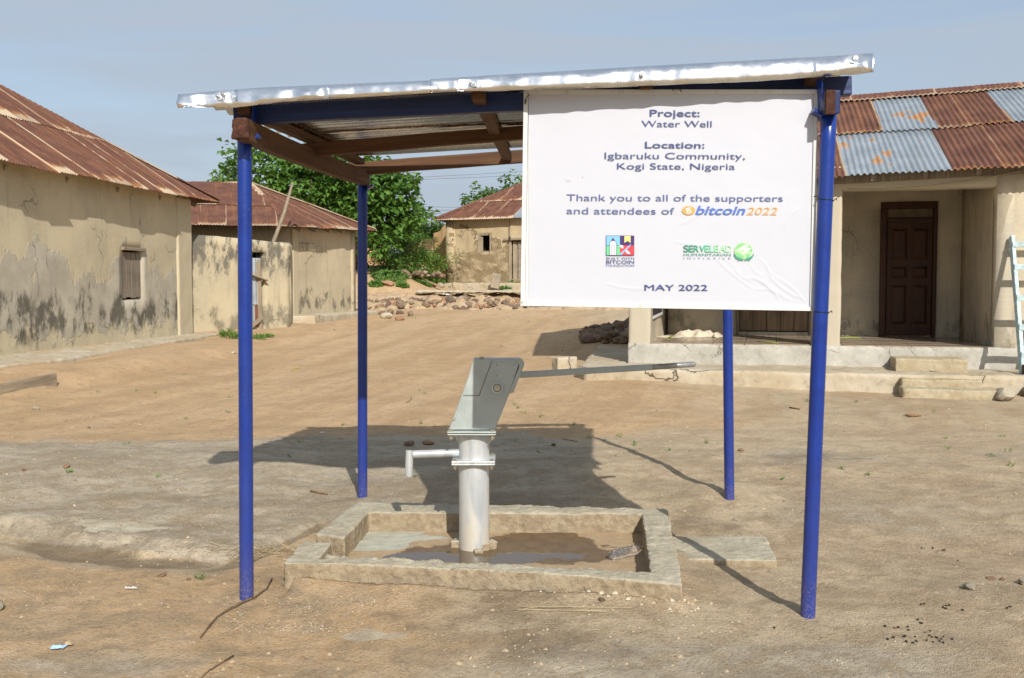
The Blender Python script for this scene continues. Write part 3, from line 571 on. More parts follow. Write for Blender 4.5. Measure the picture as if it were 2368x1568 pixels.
mb = MB(); mb.beam(wp(C0, C1, d0 - .35, dz1 - .4, .02), wp(C0, C1, d1 + .02, dz1 - .62, .04), .16, .03); mb.obj('fallen_board', WOODG2, gt)
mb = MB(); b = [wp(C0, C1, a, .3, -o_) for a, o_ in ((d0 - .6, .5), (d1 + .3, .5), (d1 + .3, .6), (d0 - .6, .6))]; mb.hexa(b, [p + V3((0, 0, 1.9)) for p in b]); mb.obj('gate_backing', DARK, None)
adopt(cw, nb)
# leaning pole
mb = MB(); p0 = W(632, 560, 24.6); p1 = W(676, 424, 25.2); mid = p0.lerp(p1, .5) + V3((.03, 0, 0)); mb.tube([p0 - V3((.25, .0, .8)), p0, mid, p1], [.055, .05, .045, .03], 8); tag(mb.obj('wooden_pole', WOODG2, None, True), 'long pale split pole leaning from the courtyard wall against the rusty hipped roof', 'pole')

# ================================================================== SECOND HOUSE
nb = names(); h2 = thing('mud_house', 'buff mud house with brown hipped iron roof behind the left front post', 'house', loc=(-6, 28, .4))
K = W(677, 700, 27.0); F = W(822, 700, 30.6); K = (K.x, K.y); F = (F.x, F.y); Lf = (W(440, 700, 26.3).x - 3, 26.0)
wall('wall', Lf, K, 2.95, PL2, None, zfoot=.4, thick=.3, step=.3); ow = wall('wall', K, F, (2.95, 3.0), PL2, None, zfoot=.5, thick=.3, step=.15, wob=.03)
wall('wall', F, (F[0] - 6.5, F[1] + 1.2), 3.0, PL2, None, zfoot=.5, thick=.3, step=.6)
bw0 = wa(692, 560, K, F); bw1 = wa(728, 560, K, F); mb = MB(); zb0 = wa(700, 700, K, F)[1]
pil(K, F, -.02, .28, .3, 2.9, .03, PL2)
bb = [wp(K, F, bw0[0], bw1[1] - .02, .0), wp(K, F, bw1[0], bw1[1] - .02, .0)]; mb = MB(); mb.beam(bb[0] + V3((0, 0, -.12)), bb[1] + V3((0, 0, -.12)), .05, .2); mb.obj('window_lintel', PL2, None, bevel=.02)
Ec = W(682, 523, 26.2); Ef = W(868, 532, 31.2); El = W(430, 519, 25.5); El = El + (El - Ec) * .6; Ap = W(578, 424, 29.4); Al = W(455, 427, 29.0); Al = Al + (Al - Ap) * 1.0
slope(h2, El, Ec, [El, Al, Ap, Ec], [(-.02, 1.75), (1.65, 6)], .62, lambda j, i, rn: RUST2, seed=11, seg=3, edgew=.03)
slope(h2, Ec, Ef, [Ec, Ap, Ef], [(-.02, 6)], .62, lambda j, i, rn: RUST if rn.random() < .6 else RUST2, seed=12, seg=3, edgew=.08, jit=.05)
bk = V3((Al.x, 33.5, 3.0)); dn_ = V3((0, 0, -.03)); mb = MB(); mb.face([Ef + dn_, Ap + dn_, Al + dn_, bk]); mb.obj('rear_roof', RUST2, h2)
for o in [o for o in COL.objects if o.parent is h2]: o.matrix_parent_inverse = Matrix.Translation(-h2.location)
ridge_cap(None, Ap + V3((0, 0, .03)), Ec + V3((0, 0, .03)), RUST, .08); ridge_cap(None, Ap + V3((0, 0, .03)), Al + V3((0, 0, .03)), RUST2, .08); ridge_cap(None, Ap + V3((0, 0, .03)), Ef + V3((0, 0, .03)), RUST2, .07)
for k in range(6):
    p = V3(Ec).lerp(V3(Ef), (k + .5) / 6) + V3((-.05, .05, -.1)); mb = MB(); mb.beam(p, p + V3((-.9, .3, .42)), .07, .09); mb.obj('rafter', WOODG2, None)
adopt(h2, nb)
q = [HZ(672, 771, .30), HZ(760, 752, .33), HZ(868, 734, .36)]; e_ = V3((F[0] - K[0], F[1] - K[1], 0)).normalized()
p0 = W(672, 740, 26.35); p1 = W(872, 718, 31.4)
ba = V3((K[0] - .05, K[1] - .3, 0)); pb = prism([(ba.x + .05, ba.y - .55), (HZ(738, 748, .5).x * 0 + ba.x + .75, ba.y - .35), (p1.x, p1.y), (p1.x - .9, p1.y + .3), (K[0] - .2, K[1] + .1)], .0, .62).obj('earth_bench', CON2, None); roughen(pb, .05, [(.3, .06)]); tag(pb, 'low cracked plinth along the lit side wall of the buff hipped house', 'plinth')

# ================================================================== FAR HOUSE (centre)
nb = names(); h3 = thing('mud_house', 'far round-cornered mud house with fallen plaster, tiny dark window and plank door, beside the sign', 'house', loc=(0, 42, 1.4))
c25, s25 = math.cos(R(24)), math.sin(R(24)); O3 = W(1035, 660, 43.0); T3 = (O3.x + 9.5 * c25, O3.y - 9.5 * s25); O3t = (O3.x, O3.y)
w0 = wa(1107, 542, O3t, T3); w1 = wa(1127, 583, O3t, T3); dd0 = wa(1181, 556, O3t, T3); dd1 = wa(1210, 645, O3t, T3)
ow = wall('wall', O3t, T3, 4.12, PL3, None, holes=[(w0[0] - .03, w1[0] + .14, w1[1], w0[1]), (dd0[0], dd0[0] + .75, dd1[1], dd0[1])], zfoot=1.35, thick=.22, step=.10, wob=.05)
wall('wall', (O3.x + 5 * s25, O3.y + 5 * c25), O3t, 4.1, PL3, None, zfoot=1.4, thick=.35, step=.4)
P3 = lambda a, z, o=0: wp(O3t, T3, a, z, o)
mb = MB(); mb.tube([P3(.12, 1.0, -.2), P3(.12, 4.1, -.2)], .28, 12); mb.obj('round_corner', PL3, None, True)
fr = link('window', MB().mesh('window'), None)
for (a, z, b_, z2, wd) in ((w0[0], w1[1], w0[0], w0[1], .07), (w1[0] + .14, w1[1], w1[0] + .14, w0[1], .04), (w0[0] - .04, w0[1], w1[0] + .04, w0[1], .06), (w0[0] - .05, w1[1], w1[0] + .05, w1[1], .05)):
    mb = MB(); mb.beam(P3(a, z, -.02), P3(b_, z2, -.02), .1, wd, up=(0, 1, .01)); mb.obj('window_frame', WOODG2, fr)
mb = MB(); mb.beam(P3(w0[0] + .09, w1[1] + .03, -.06), P3(w0[0] + .09, w0[1] - .03, -.06), .13, .03, up=(0, 1, 0)); mb.obj('shutter', WOODG2, fr)
for k in range(3):
    mb = MB(); a = dd0[0] + .06 + .23 * k; mb.beam(P3(a + .1, dd1[1], -.1), P3(a + .1, dd0[1] - .05, -.1), .2, .04, up=(0, 1, 0)); mb.obj('plank', WOODG2 if k < 1 else WOODG, None)
for a in (dd0[0] - .04, dd0[0] + .8): mb = MB(); mb.beam(P3(a, dd1[1] - .1, -.02), P3(a, dd0[1] + .03, -.02), .1, .1, up=(0, 1, 0)); mb.obj('door_frame', WOODG2, None)
mb = MB(); mb.beam(P3(dd0[0] - .3, dd0[1] + .04, .02), P3(dd0[0] + 1, dd0[1] + .06, .02), .2, .08); mb.obj('lintel', WOODG2, None)
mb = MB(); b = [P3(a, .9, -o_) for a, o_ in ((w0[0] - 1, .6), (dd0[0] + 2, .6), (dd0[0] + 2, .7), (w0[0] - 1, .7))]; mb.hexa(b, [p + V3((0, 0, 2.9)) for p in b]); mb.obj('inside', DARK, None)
mb = MB(); b = [P3(a, .6, o_) for a, o_ in ((-.1, .5), (9.5, .5), (9.5, 0), (-.1, 0))]; mb.hexa(b, [p + V3((0, 0, .88)) for p in b]); roughen(mb.obj('foot_step', CON2, None), .07, [(.4, .12)])
mb = MB(); mb.tube([P3(2.9, 4.05, .2), P3(2.9, 3.35, .2), P3(2.9, 3.25, .2)], [.012, .012, .05], 8); mb.obj('hanging_cord', DARK, None)
Ea = V3(W(998, 509, 42.9)); Eb = Ea + V3((11 * c25, -11 * s25, 0)); n3 = V3((s25, c25, 0)); hp = W(1207, 424, 45.0)
sl3 = (hp.z - Ea.z); hpl = hp
rt = V3(hp) + V3((7 * c25, -7 * s25, 0)); slope(h3, Ea, Eb, [Ea, hp + (hp - Ea) * .08, rt + V3((0, 0, .1)), Eb + n3 * 3 + V3((0, 0, 1.4))], [(-.02, 1.9), (1.8, 6)], .9, lambda j, i, rn: ZINC if (j == 0 and i == 4) else RUST, seed=21, seg=3, pitch=.1, amp=.016, edgew=.13, jit=.04)
for o in [o for o in COL.objects if o.parent is h3]: o.matrix_parent_inverse = Matrix.Translation(-h3.location)
slope(None, Ea + n3 * 9, Ea, [hp + (hp - Ea) * .08, Ea], [(-.02, 8)], .9, lambda j, i, rn: RUST, seed=22, seg=3, pitch=.1)
ridge_cap(None, hp + (hp - Ea) * .07 + V3((0, 0, .02)), Ea + V3((0, 0, .02)), RUST, .1, 1.5)
adopt(h3, nb)

# ================================================================== RIGHT HOUSE (porch)
TH = R(14); cu, su = math.cos(TH), math.sin(TH); O4 = V3((1.74, 14.2, 0))      # u along the front, v to the back
def U(u, v, z=0): return V3((O4.x + u * cu + v * su, O4.y - u * su + v * cu, z))
N4 = V3((su, cu, 0))
def uv4(px, py, v):         # pixel -> (u, z) on the plane v = const
    p = HP(px, py, U(0, v), N4); d = p - U(0, v); return d.x * cu - d.y * su, p.z
ZP = .60; ZL = .325; VB = 2.55
uL0, uL1 = uv4(1452, 780, 0)[0], uv4(1503, 780, 0)[0]; uM1 = uv4(1944, 700, 0)[0]; uM0 = uM1 - .36; uR = uv4(2300, 700, 0)[0]; zlin = uv4(2100, 437, 0)[1]
nb = names(); h4 = thing('porch_house', 'cream house on the right with tiled porch, dark panelled door and patchwork iron roof', 'house', loc=(4, 15, .3))
wallU = lambda n, u0, v0, u1, v1, zt, m, **k: wall(n, U(u0, v0)[:2], U(u1, v1)[:2], zt, m, None, **k)
ZT = 2.92
du0, dz1 = uv4(2036, 468, VB); du1 = uv4(2168, 468, VB)[0]; sh0, shz0 = uv4(1703, 769, VB); sh1 = uv4(1874, 769, VB)[0]
wallU('wall', uL1, VB, uR + 1.5, VB, ZT + .3, PL4, holes=[(du0 - uL1, du1 - uL1, ZP, dz1), (sh0 - uL1, sh1 - uL1, ZP + .05, 2.5)], zfoot=ZP, thick=.2, step=.3, wob=.008)
wallU('wall', uR, 0, uR + 3.8, 0, ZT, PL4, zfoot=.3, thick=.25, step=.3, wob=.012)
wallU('wall', uR + .001, 2.5, uR + .001, .0, ZT, PL4, zfoot=ZP, thick=.2, step=.4, wob=.008)
wallU('wall', uL0, VB + 4, uL0, .36, ZT, PL4, zfoot=.2, thick=uL1 - uL0 - .06, step=.4, wob=.01)
wallU('wall', uR + 3.8, 0, uR + 3.8, 6, ZT, PL4, zfoot=.2, thick=.25, step=.6, wob=.01); wallU('wall', uL0, VB + 4, uR + 3.8, VB + 4, ZT, PL4, zfoot=.2, thick=.2, step=1)
def blk(name, u0, u1, v0, v1, z0, z1, m, par=None, vox=0, disp=(), bev=.01):
    mb = MB(); b = [U(u0, v0, z0), U(u1, v0, z0), U(u1, v1, z0), U(u0, v1, z0)]; mb.hexa(b, [V3((p.x, p.y, z1)) for p in b]); o = mb.obj(name, m, par, bevel=0 if vox else bev)
    if vox: roughen(o, vox, disp)
    return o
blk('pillar', uL0, uL1, 0, .36, ZP - .35, ZT, PL4, vox=.03, disp=[(.3, .02)]); blk('pillar', uM0, uM1, 0, .36, ZP - .1, ZT, PL4, vox=.03, disp=[(.3, .02)])
blk('lintel_beam', uL1 - .05, uR + .05, .01, .3, zlin, ZT + .002, PL4, vox=.04, disp=[(.3, .015)])
blk('porch_base', uL0, uR + 3.8, -.02, VB, 0, ZP - .012, CONG, vox=.028, disp=[(.25, .03)])
PT = plain('porch_tile', (.30, .235, .17), .22, 0, .12, 3, .0008, .5)
nt_ = 0; tw_ = .42
tm = None
for i in range(int((uR - uL1) / tw_) + 1):
    for j in range(6):
        u0 = uL1 + .0 + i * tw_; v0 = .0 + j * tw_; u1 = min(u0 + tw_ - .008, uR - .01); v1 = min(v0 + tw_ - .008, VB - .005)
        if u1 - u0 < .05 or v1 - v0 < .05 or (uM0 - .02 < (u0 + u1) / 2 < uM1 + .02 and j == 0): continue
        o = blk('tile', u0, u1, v0, v1, ZP - .02, ZP + .0015 * ((i * 3 + j) % 3), PT, bev=.002)
# panelled door with transom
dr = link('door', MB().mesh('door'), None); da, db = du0 + .10, du1 - .06; dzt = uv4(2100, 513, VB)[1]
blk('door_leaf', da, db, VB + .02, VB + .07, ZP + .02, dzt, WOODD, dr)
pw = (db - da); 
for (a, b_) in ((.1, .45), (.55, .9)):
    for (z0, z1) in ((.10, .44), (.50, .60), (.66, .93)):
        zz0 = ZP + .02 + (dzt - ZP) * z0; zz1 = ZP + .02 + (dzt - ZP) * z1; mb = MB()
        a0, b0 = da + a * pw, da + b_ * pw; f0 = [U(a0, VB + .02, zz0), U(b0, VB + .02, zz0), U(b0, VB + .02, zz1), U(a0, VB + .02, zz1)]; f1 = [U(a0 + .04, VB - .002, zz0 + .04), U(b0 - .04, VB - .002, zz0 + .04), U(b0 - .04, VB - .002, zz1 - .04), U(a0 + .04, VB - .002, zz1 - .04)]
        mb.hexa(f0, f1); mb.obj('door_panel', WOODD, dr)
for (a0, b0) in ((du0 + .0, da - .005), (db + .005, du1)): blk('door_frame', a0, b0, VB - .02, VB + .09, ZP, dz1 - .1, WOODD)
blk('door_frame', du0, du1, VB - .02, VB + .09, dz1 - .098, dz1, WOODD); blk('door_frame', da, db, VB - .01, VB + .08, dzt + .01, dzt + .06, WOODD); blk('transom_board', da, db, VB + .03, VB + .06, dzt + .06, dz1 - .1, plain('transom_ply', (.16, .12, .075), .7))
mb = MB(); pp = U(db - .09, VB - .02, uv4(2150, 618, VB)[1]); mb.tube([pp + V3((0, .04, 0)), pp + V3((0, -.03, 0))], .012, 8); mb.tube([pp + V3((0, -.03, 0)), pp + V3((-.11, -.04, 0))], .009, 8); mb.obj('handle', plain('dark_iron', (.05, .05, .05), .4, .8), dr, True)
# double plank doors
WOODPL = woodmat('brown_plank_wood', (.13, .09, .055), (.24, .175, .11), vecrot=True); dd = link('plank_door', MB().mesh('plank_door'), None); npl = 5
for k in range(npl):
    a0 = sh0 + .04 + (sh1 - sh0 - .08) * k / npl; a1 = sh0 + .04 + (sh1 - sh0 - .08) * (k + 1) / npl - .006; blk('plank', a0, a1, VB + .02 + .02 * (k % 2), VB + .07, ZP + .07, 2.45, WOODPL, dd, bev=.004)
blk('door_frame', sh0 - .01, sh0 + .035, VB - .03, VB + .08, ZP, 2.5, WOODG, None); blk('door_frame', sh1 - .035, sh1 + .07, VB - .03, VB + .08, ZP, 2.5, WOODG, None)
# ledge and steps
led = [U(-2.0, -1.06), U(-.55, -1.1), U(2, -1.12), U(5, -1.1), U(10.5, -1.15), U(10.5, 0), U(uL0, .02), U(uL0 - .05, 2.5), U(-2.0, .25)]
eA = V3((HZ(1337, 846, ZL)).to_tuple()); led[0] = eA; led[-1] = HZ(1450, 803, ZL) + V3((-.35, 1.2, 0)) ; led[-2] = U(uL0 + .02, 2.4)
o = prism([(p.x, p.y) for p in led], -.1, ZL).obj('lower_ledge', CON2, None); roughen(o, .03, [(.3, .05), (.06, .012)])
uS0, uS1 = uv4(2056, 840, -1.1)[0], uv4(2240, 840, -1.1)[0]
blk('step', uS0 + .12, uS1 + .06, -.62, 0, ZL - .05, ZL + .15, CON, vox=.016, disp=[(.25, .035), (.05, .012)]); blk('step', uS0 + .12, uS1 + .12, -1.27, -.9, 0, ZL - .045, CON, vox=.016, disp=[(.25, .035), (.05, .012)]); blk('step', uS0 + .1, uS1 + .32, -1.62, -1.1, -.1, .195, CON, vox=.016, disp=[(.25, .045), (.05, .014)])
# roof
def b4_(e, q): q = q - e * q.dot(e); return q.normalized()
EE0 = W(1951, 416, 13.25); EE1 = W(2367, 388, 12.74); ed = (EE1 - EE0); Ea4 = EE0 - ed * (2.95 / ed.x); Ea4.z = EE0.z - .05; Eb4 = EE1 + ed * (3.2 / ed.x)
RR0 = W(1948, 219, 16.55); RR1 = W(2367, 176, 15.8); rdv = RR1 - RR0; Ra = RR0 - rdv * (2.95 / rdv.x); Rb = RR1 + rdv * (3.2 / rdv.x)
e4 = (Eb4 - Ea4).normalized()
def aof(px, py): # eave pixel -> a
    n4 = e4.cross(Ra - Ea4).normalized(); p = HP(px, py, Ea4, n4); b4 = n4.cross(e4); b4 = b4 if b4.z > 0 else -b4; return (p - Ea4).dot(e4), (p - Ea4).dot(b4)
row2 = [aof(1951, 417)[0], aof(2197, 402)[0], aof(2331, 392)[0]]; row1 = [aof(1943, 311)[0], aof(2035, 302)[0], aof(2160, 298)[0], aof(2235, 294)[0], aof(2338, 288)[0]]; bs = aof(2160, 299)[1]; bt = aof(2116, 226)[1] + .24; bs += .06
g1 = (row2[0] + row2[1]) / 2 + .02; tot = (Eb4 - Ea4).length
w2 = [row2[0] - .8 * k for k in range(4, 0, -1)] + [row2[0], g1, row2[1], row2[2]] + [row2[2] + .85 * k for k in range(1, 4)]
w1_ = [row1[0] - .8 * k for k in range(4, 0, -1)] + [row1[0] - .09, row1[1], row1[2], row1[3], row1[4]] + [row1[4] + .85 * k for k in range(1, 4)]
M2 = {4: ZINC, 5: ZINC, 6: RUST2, 7: RUST2}; M1 = {4: RUST2, 5: ZINC, 6: RUST2, 7: RUST2, 8: ZINC}
b4 = b4_(e4, Ra - Ea4); Ra = Ea4 + b4 * bt; Rb = Eb4 + b4 * bt
slope(h4, Ea4, Eb4, [Ra, Rb], [(-.02, bs), (bs - .05, bt)], [w2, w1_], lambda j, i, rn: (M2, M1)[j].get(i, RUST2), seed=31, seg=8, amp=.0125, edgew=.035, brows=8, jit=.05)
for o in [o for o in COL.objects if o.parent is h4]: o.matrix_parent_inverse = Matrix.Translation(-h4.location)
n4 = e4.cross(Ra - Ea4).normalized(); n4 = n4 if n4.z > 0 else -n4; b4 = (Ra - Ea4); b4 = (b4 - e4 * b4.dot(e4)).normalized()
k0 = 0
for k in range(12):         # the turned-down pieces along the ridge
    a = aof(1948, 219)[0] - 2.4 + k * .62; p = Ea4 + e4 * a + b4 * (bt + .04); mb = MB(); nn = 28
    for i in range(nn):
        for r_ in range(3):
            pass
    vs = []; fs = []; uvs = []; edg = []
    for i in range(nn + 1):
        aa = .66 * i / nn
        for r_ in range(4):
            bb = -.36 + .12 * r_ + (.012 * math.sin(k) if r_ == 0 else 0); off = .05 + .0125 * math.sin(2 * math.pi * aa / .076) * (1, 1, .8, .3)[r_] + .004 * (k % 2); q_ = p + e4 * aa + b4 * bb + n4 * off; vs.append(tuple(q_)); edg.append(max(math.exp(-r_ * .12 / .04) * .9, math.exp(-(.66 - aa) / .05)))
    for i in range(nn):
        for r_ in range(3): q_ = i * 4 + r_; fs.append((q_, q_ + 4, q_ + 5, q_ + 1)); uvs += [(aa, 0)] * 4
    me = bpy.data.meshes.new('ridge_sheet'); me.from_pydata(vs, [], fs); ul = me.uv_layers.new(name='UVMap'); ul.data.foreach_set('uv', [c for i in range(nn) for r_ in range(3) for (x_, y_) in ((i / nn, r_), (i / nn + 1 / nn, r_), (i / nn + 1 / nn, r_ + 1), (i / nn, r_ + 1)) for c in (x_ * .66, y_ * .12)])
    at = me.attributes.new('edge', 'FLOAT', 'POINT'); at.data.foreach_set('value', edg); link('ridge_sheet', me, RUST2, None, True)
mb = MB(); dn_ = V3((0, 0, -.04)); mb.face([Ra + dn_, Rb + dn_, U(10.5, 7.6, 2.8), U(-.5, 7.6, 2.8)]); mb.obj('rear_roof', RUST2, None)
for k in range(12):
    p = Ea4 + e4 * (.3 + k * .62) + b4 * .06 - n4 * .07; mb = MB(); mb.beam(p, p + b4 * 3.3, .055, .085); mb.obj('rafter', WOODG, None)
mb = MB(); mb.beam(Ea4 + b4 * .3 - n4 * .16, Eb4 + b4 * .3 - n4 * .16, .07, .1); mb.obj('wall_plate', WOODG, None)
gp = [U(uL0, 0, ZT - .05), U(uL0, 6.5, ZT - .05), V3((Ra.x + .3, Ra.y, Ra.z - .1))]; mb = MB(); mb.face(gp); g_ = mb.obj('gable', PL4, None); m_ = g_.modifiers.new('thick', 'SOLIDIFY'); m_.thickness = .2
mb = MB(); cpts = []
for k in range(14): tt = k / 13; p = uv4(1960 + 400 * tt, 437 - 42 * tt ** 1.6 + 5 * math.sin(3.1 * tt), -.06); cpts.append(U(p[0], -.06, p[1]))
mb.tube(cpts, .009, 6); mb.obj('cable', plain('pale_cable', (.35, .30, .2), .6), None, True)
mb = MB(); a_, z_ = uv4(1506, 712, .9); 
# poster on the inner side wall
q0 = HP(1505, 738, U(uL1 + .01, 0), V3((cu, -su, 0))); 
def PS(px, py): return HP(px, py, U(uL1 - .03, 0), V3((cu, -su, 0)))
mb = MB(); mb.hexa([PS(1504, 741), PS(1531, 727), PS(1531, 727) + V3((.004, 0, 0)), PS(1504, 741) + V3((.004, 0, 0))], [PS(1504, 700), PS(1531, 690), PS(1531, 690) + V3((.004, 0, 0)), PS(1504, 700) + V3((.004, 0, 0))]); mb.obj('poster', plain('poster_white', (.7, .7, .7), .5), None)
mb = MB(); mb.hexa([PS(1504, 732) + V3((.006, 0, 0)), PS(1529, 721) + V3((.006, 0, 0)), PS(1529, 721) + V3((.008, 0, 0)), PS(1504, 732) + V3((.008, 0, 0))], [PS(1504, 700) + V3((.006, 0, 0)), PS(1529, 692) + V3((.006, 0, 0)), PS(1529, 692) + V3((.008, 0, 0)), PS(1504, 700) + V3((.008, 0, 0))]); mb.obj('poster_print', plain('poster_dark', (.04, .04, .045), .5), None)
adopt(h4, nb)
# ladder leaning on the right wall
nb = names(); ld = thing('ladder', 'pale blue painted wooden ladder leaning on the porch house at the right edge', 'ladder', loc=(6.2, 12.5, .4)); LB = plain('pale_blue_paint', (.44, .56, .57), .7, 0, .25, 25, .002)
t0 = uv4(2334, 547, -.04); u_t = t0[0]; b0_ = uv4(2364, 852, -.78); P_t = U(u_t + .02, -.05, t0[1]); P_b = U(b0_[0], -.78, ZL + .01); off = U(.42, 0) - U(0, 0); off.z = 0
ldir = P_b - P_t
for k in range(2): mb = MB(); mb.beam(P_t + off * k, P_b + off * k, .045, .075, up=(0, 1, 0), segs=4, wob=.002); mb.obj('rail', LB, None, bevel=.004)
for y_ in (566, 618, 687, 752, 812):
    tt = (y_ - 547) / (852 - 547); p = P_t + ldir * tt - V3((.02, .045, 0)); mb = MB(); mb.beam(p, p + off * 1.08, .03, .07, up=(0, 0, 1), segs=1); mb.obj('rung', LB, None, bevel=.003)
adopt(ld, nb)
o = blk('wood_block', b0_[0] - .02, b0_[0] + .18, -1.0, -.82, ZL, ZL + .12, WOODB, bev=.006); tag(o, 'small brown timber block at the foot of the pale blue ladder', 'wood block')
# cloth on the porch
def cloth(name, c, w_, d_, hgt, mat, seed, rz=0):
    n = 26; vs = []; fs = []
    for i in range(n + 1):
        for j in range(n + 1):
            x = (i / n - .5); y = (j / n - .5); rr = max(abs(x), abs(y)) * 2; f = float(fbm(np.array([x * 5 + seed]), np.array([y * 5.]), 8, 3)[0]); f2 = float(fbm(np.array([x * 2.2 + seed]), np.array([y * 2.2]), 18, 2)[0])
            z = max(.006, hgt * max(0, (f * .9 + .35)) * (1 - rr ** 3)); xx = x * w_ * (1 + .35 * f2); yy = y * d_ * (1 + .5 * f); vs.append((c.x + xx * math.cos(rz) - yy * math.sin(rz), c.y + xx * math.sin(rz) + yy * math.cos(rz), c.z + z))
    for i in range(n):
        for j in range(n): q = i * (n + 1) + j; fs.append((q, q + n + 1, q + n + 2, q + 1))
    me = bpy.data.meshes.new(name); me.from_pydata(vs, [], fs); o = link(name, me, mat, None, True); m = o.modifiers.new('thick', 'SOLIDIFY'); m.thickness = .003; return o
CL = plain('dusty_cloth', (.55, .48, .37), .9, 0, .15, 8, .003)
tag(cloth('cloth', HZ(1618, 779, ZP), .75, .55, .16, CL, 3, -.2), 'crumpled cream cloth lying on the tiled porch', 'cloth'); tag(cloth('sacking', HZ(1550, 780, ZP), .5, .28, .035, CL, 9, -.1), 'flat scrap of pale sacking on the porch left of the crumpled cloth', 'sack')
GS = plain('green_stalk', (.26, .34, .06), .6)
for (px, y0, qx, y1, z_, lab) in ((1938, 784, 1992, 783, ZP, 'green stalk on the porch tiles right of the second pillar'), (1948, 842, 2035, 845, ZL, 'long green stalk on the lower ledge left of the steps'), (1750, 792, 1800, 796, ZP, 'green stalk on the porch edge behind the front post'), (1540, 783, 1560, 780, ZP, 'short green stalk near the left porch pillar')):
    a = HZ(px, y0, z_); b = HZ(qx, y1, z_); mb = MB(); mb.tube([a + V3((0, 0, .012)), a.lerp(b, .5) + V3((0, .02, .02)), b + V3((0, 0, .012))], [.006, .009, .005], 6); tag(mb.obj('stalk', GS, None, True), lab, 'stalk')
# blocks and boulders near the ledge
tag(rock(2321, 926, 66, .62, STONEW, 'boulder', seed=5, depth=.8, sink=.45), 'large rounded white boulder beside the lowest porch step', 'boulder'); tag(rock(2281, 908, 34, .8, STONEO, 'stone', seed=8), 'reddish brown rock wedged behind the white boulder', 'stone'); tag(rock(2385, 918, 60, .6, STONE, 'stone', seed=12), 'grey stone at the right edge beyond the white boulder', 'stone')
p = G(1305, 862); mb = MB(); mb.box((p.x, p.y, p.z + .09), (.30, .22, .26), .35); o = mb.obj('concrete_block', CON2, None); roughen(o, .02, [(.12, .03)]); tag(o, 'squat grey concrete block standing in the dirt left of the ledge', 'block')
tag(rock(1352, 857, 30, .7, STONEW, 'stone', seed=3), 'pale stone between the concrete block and the ledge corner', 'stone')

# ================================================================== MIDDLE DISTANCE: terrace, ruin, shack, trees
nb = names(); tw = thing('stone_terrace', 'ruined dry stone terrace wall of brown rocks below the far house', 'stone wall', loc=(-2, 35.5, .8))
rs = random.Random(5)
for k in range(190):
    px = rs.uniform(838, 1500) if k > 150 else rs.uniform(845, 1215); lay = rs.random(); py = 708 - 25 * lay + rs.uniform(-3, 3); Yr = 34.6 + lay * 1.35; p = W(px, py, Yr); z_ = float(gz(np.array([p.x]), np.array([Yr]))[0])
    if py < 690 and (px < 990 and rs.random() < .5): continue
    p.z = max(z_ - .05, p.z - .13); o = rock(px, py, 0, rs.uniform(.45, .75), STONE if rs.random() < .85 else STONEO, 'stone', at=p, small=True, size=rs.uniform(.06, .17) * (1.25 if rs.random() < .15 else 1), seed=k)
ct = W(960, 675, 36.0); t1 = W(1215, 678, 35.6)
o = prism([(ct.x, ct.y - .1), (t1.x + 4, t1.y - .3), (t1.x + 4, t1.y + 1.2), (ct.x + .2, ct.y + 1.5)], ct.z - .03, ct.z + .035).obj('coping_slab', CON2, None); roughen(o, .03, [(.35, .16)])
mb = MB(); b_ = [V3((ct.x - 2.4, 34.3, .2)), V3((t1.x + 4, 34.3, .2)), V3((t1.x + 4, 38, .2)), V3((ct.x - 2.4, 38, .2))]; t__ = [V3((b_[0].x, 34.45, .52)), V3((b_[1].x, 34.45, .52)), V3((b_[2].x, 36.3, ct.z - .05)), V3((b_[3].x, 36.3, ct.z - .05))]; mb.hexa(b_, t__); o = mb.obj('earth_face', GROUND, None); roughen(o, .06, [(.5, .4), (.15, .12)])
adopt(tw, nb)
nb = names(); t2 = thing('upper_terrace', 'thin low dry stone edge on the slope behind the rocks, under the green bush', 'stone wall', loc=(-5, 40, 1.5))
for k in range(70):
    px = rs.uniform(850, 1030); Yr = 40 + rs.uniform(-.2, .2); p = W(px, 637 + rs.uniform(-6, 6), Yr); rock(px, 0, 0, .6, STONE, 'stone', at=p, small=True, size=rs.uniform(.08, .2), seed=k + 300)
adopt(t2, nb)
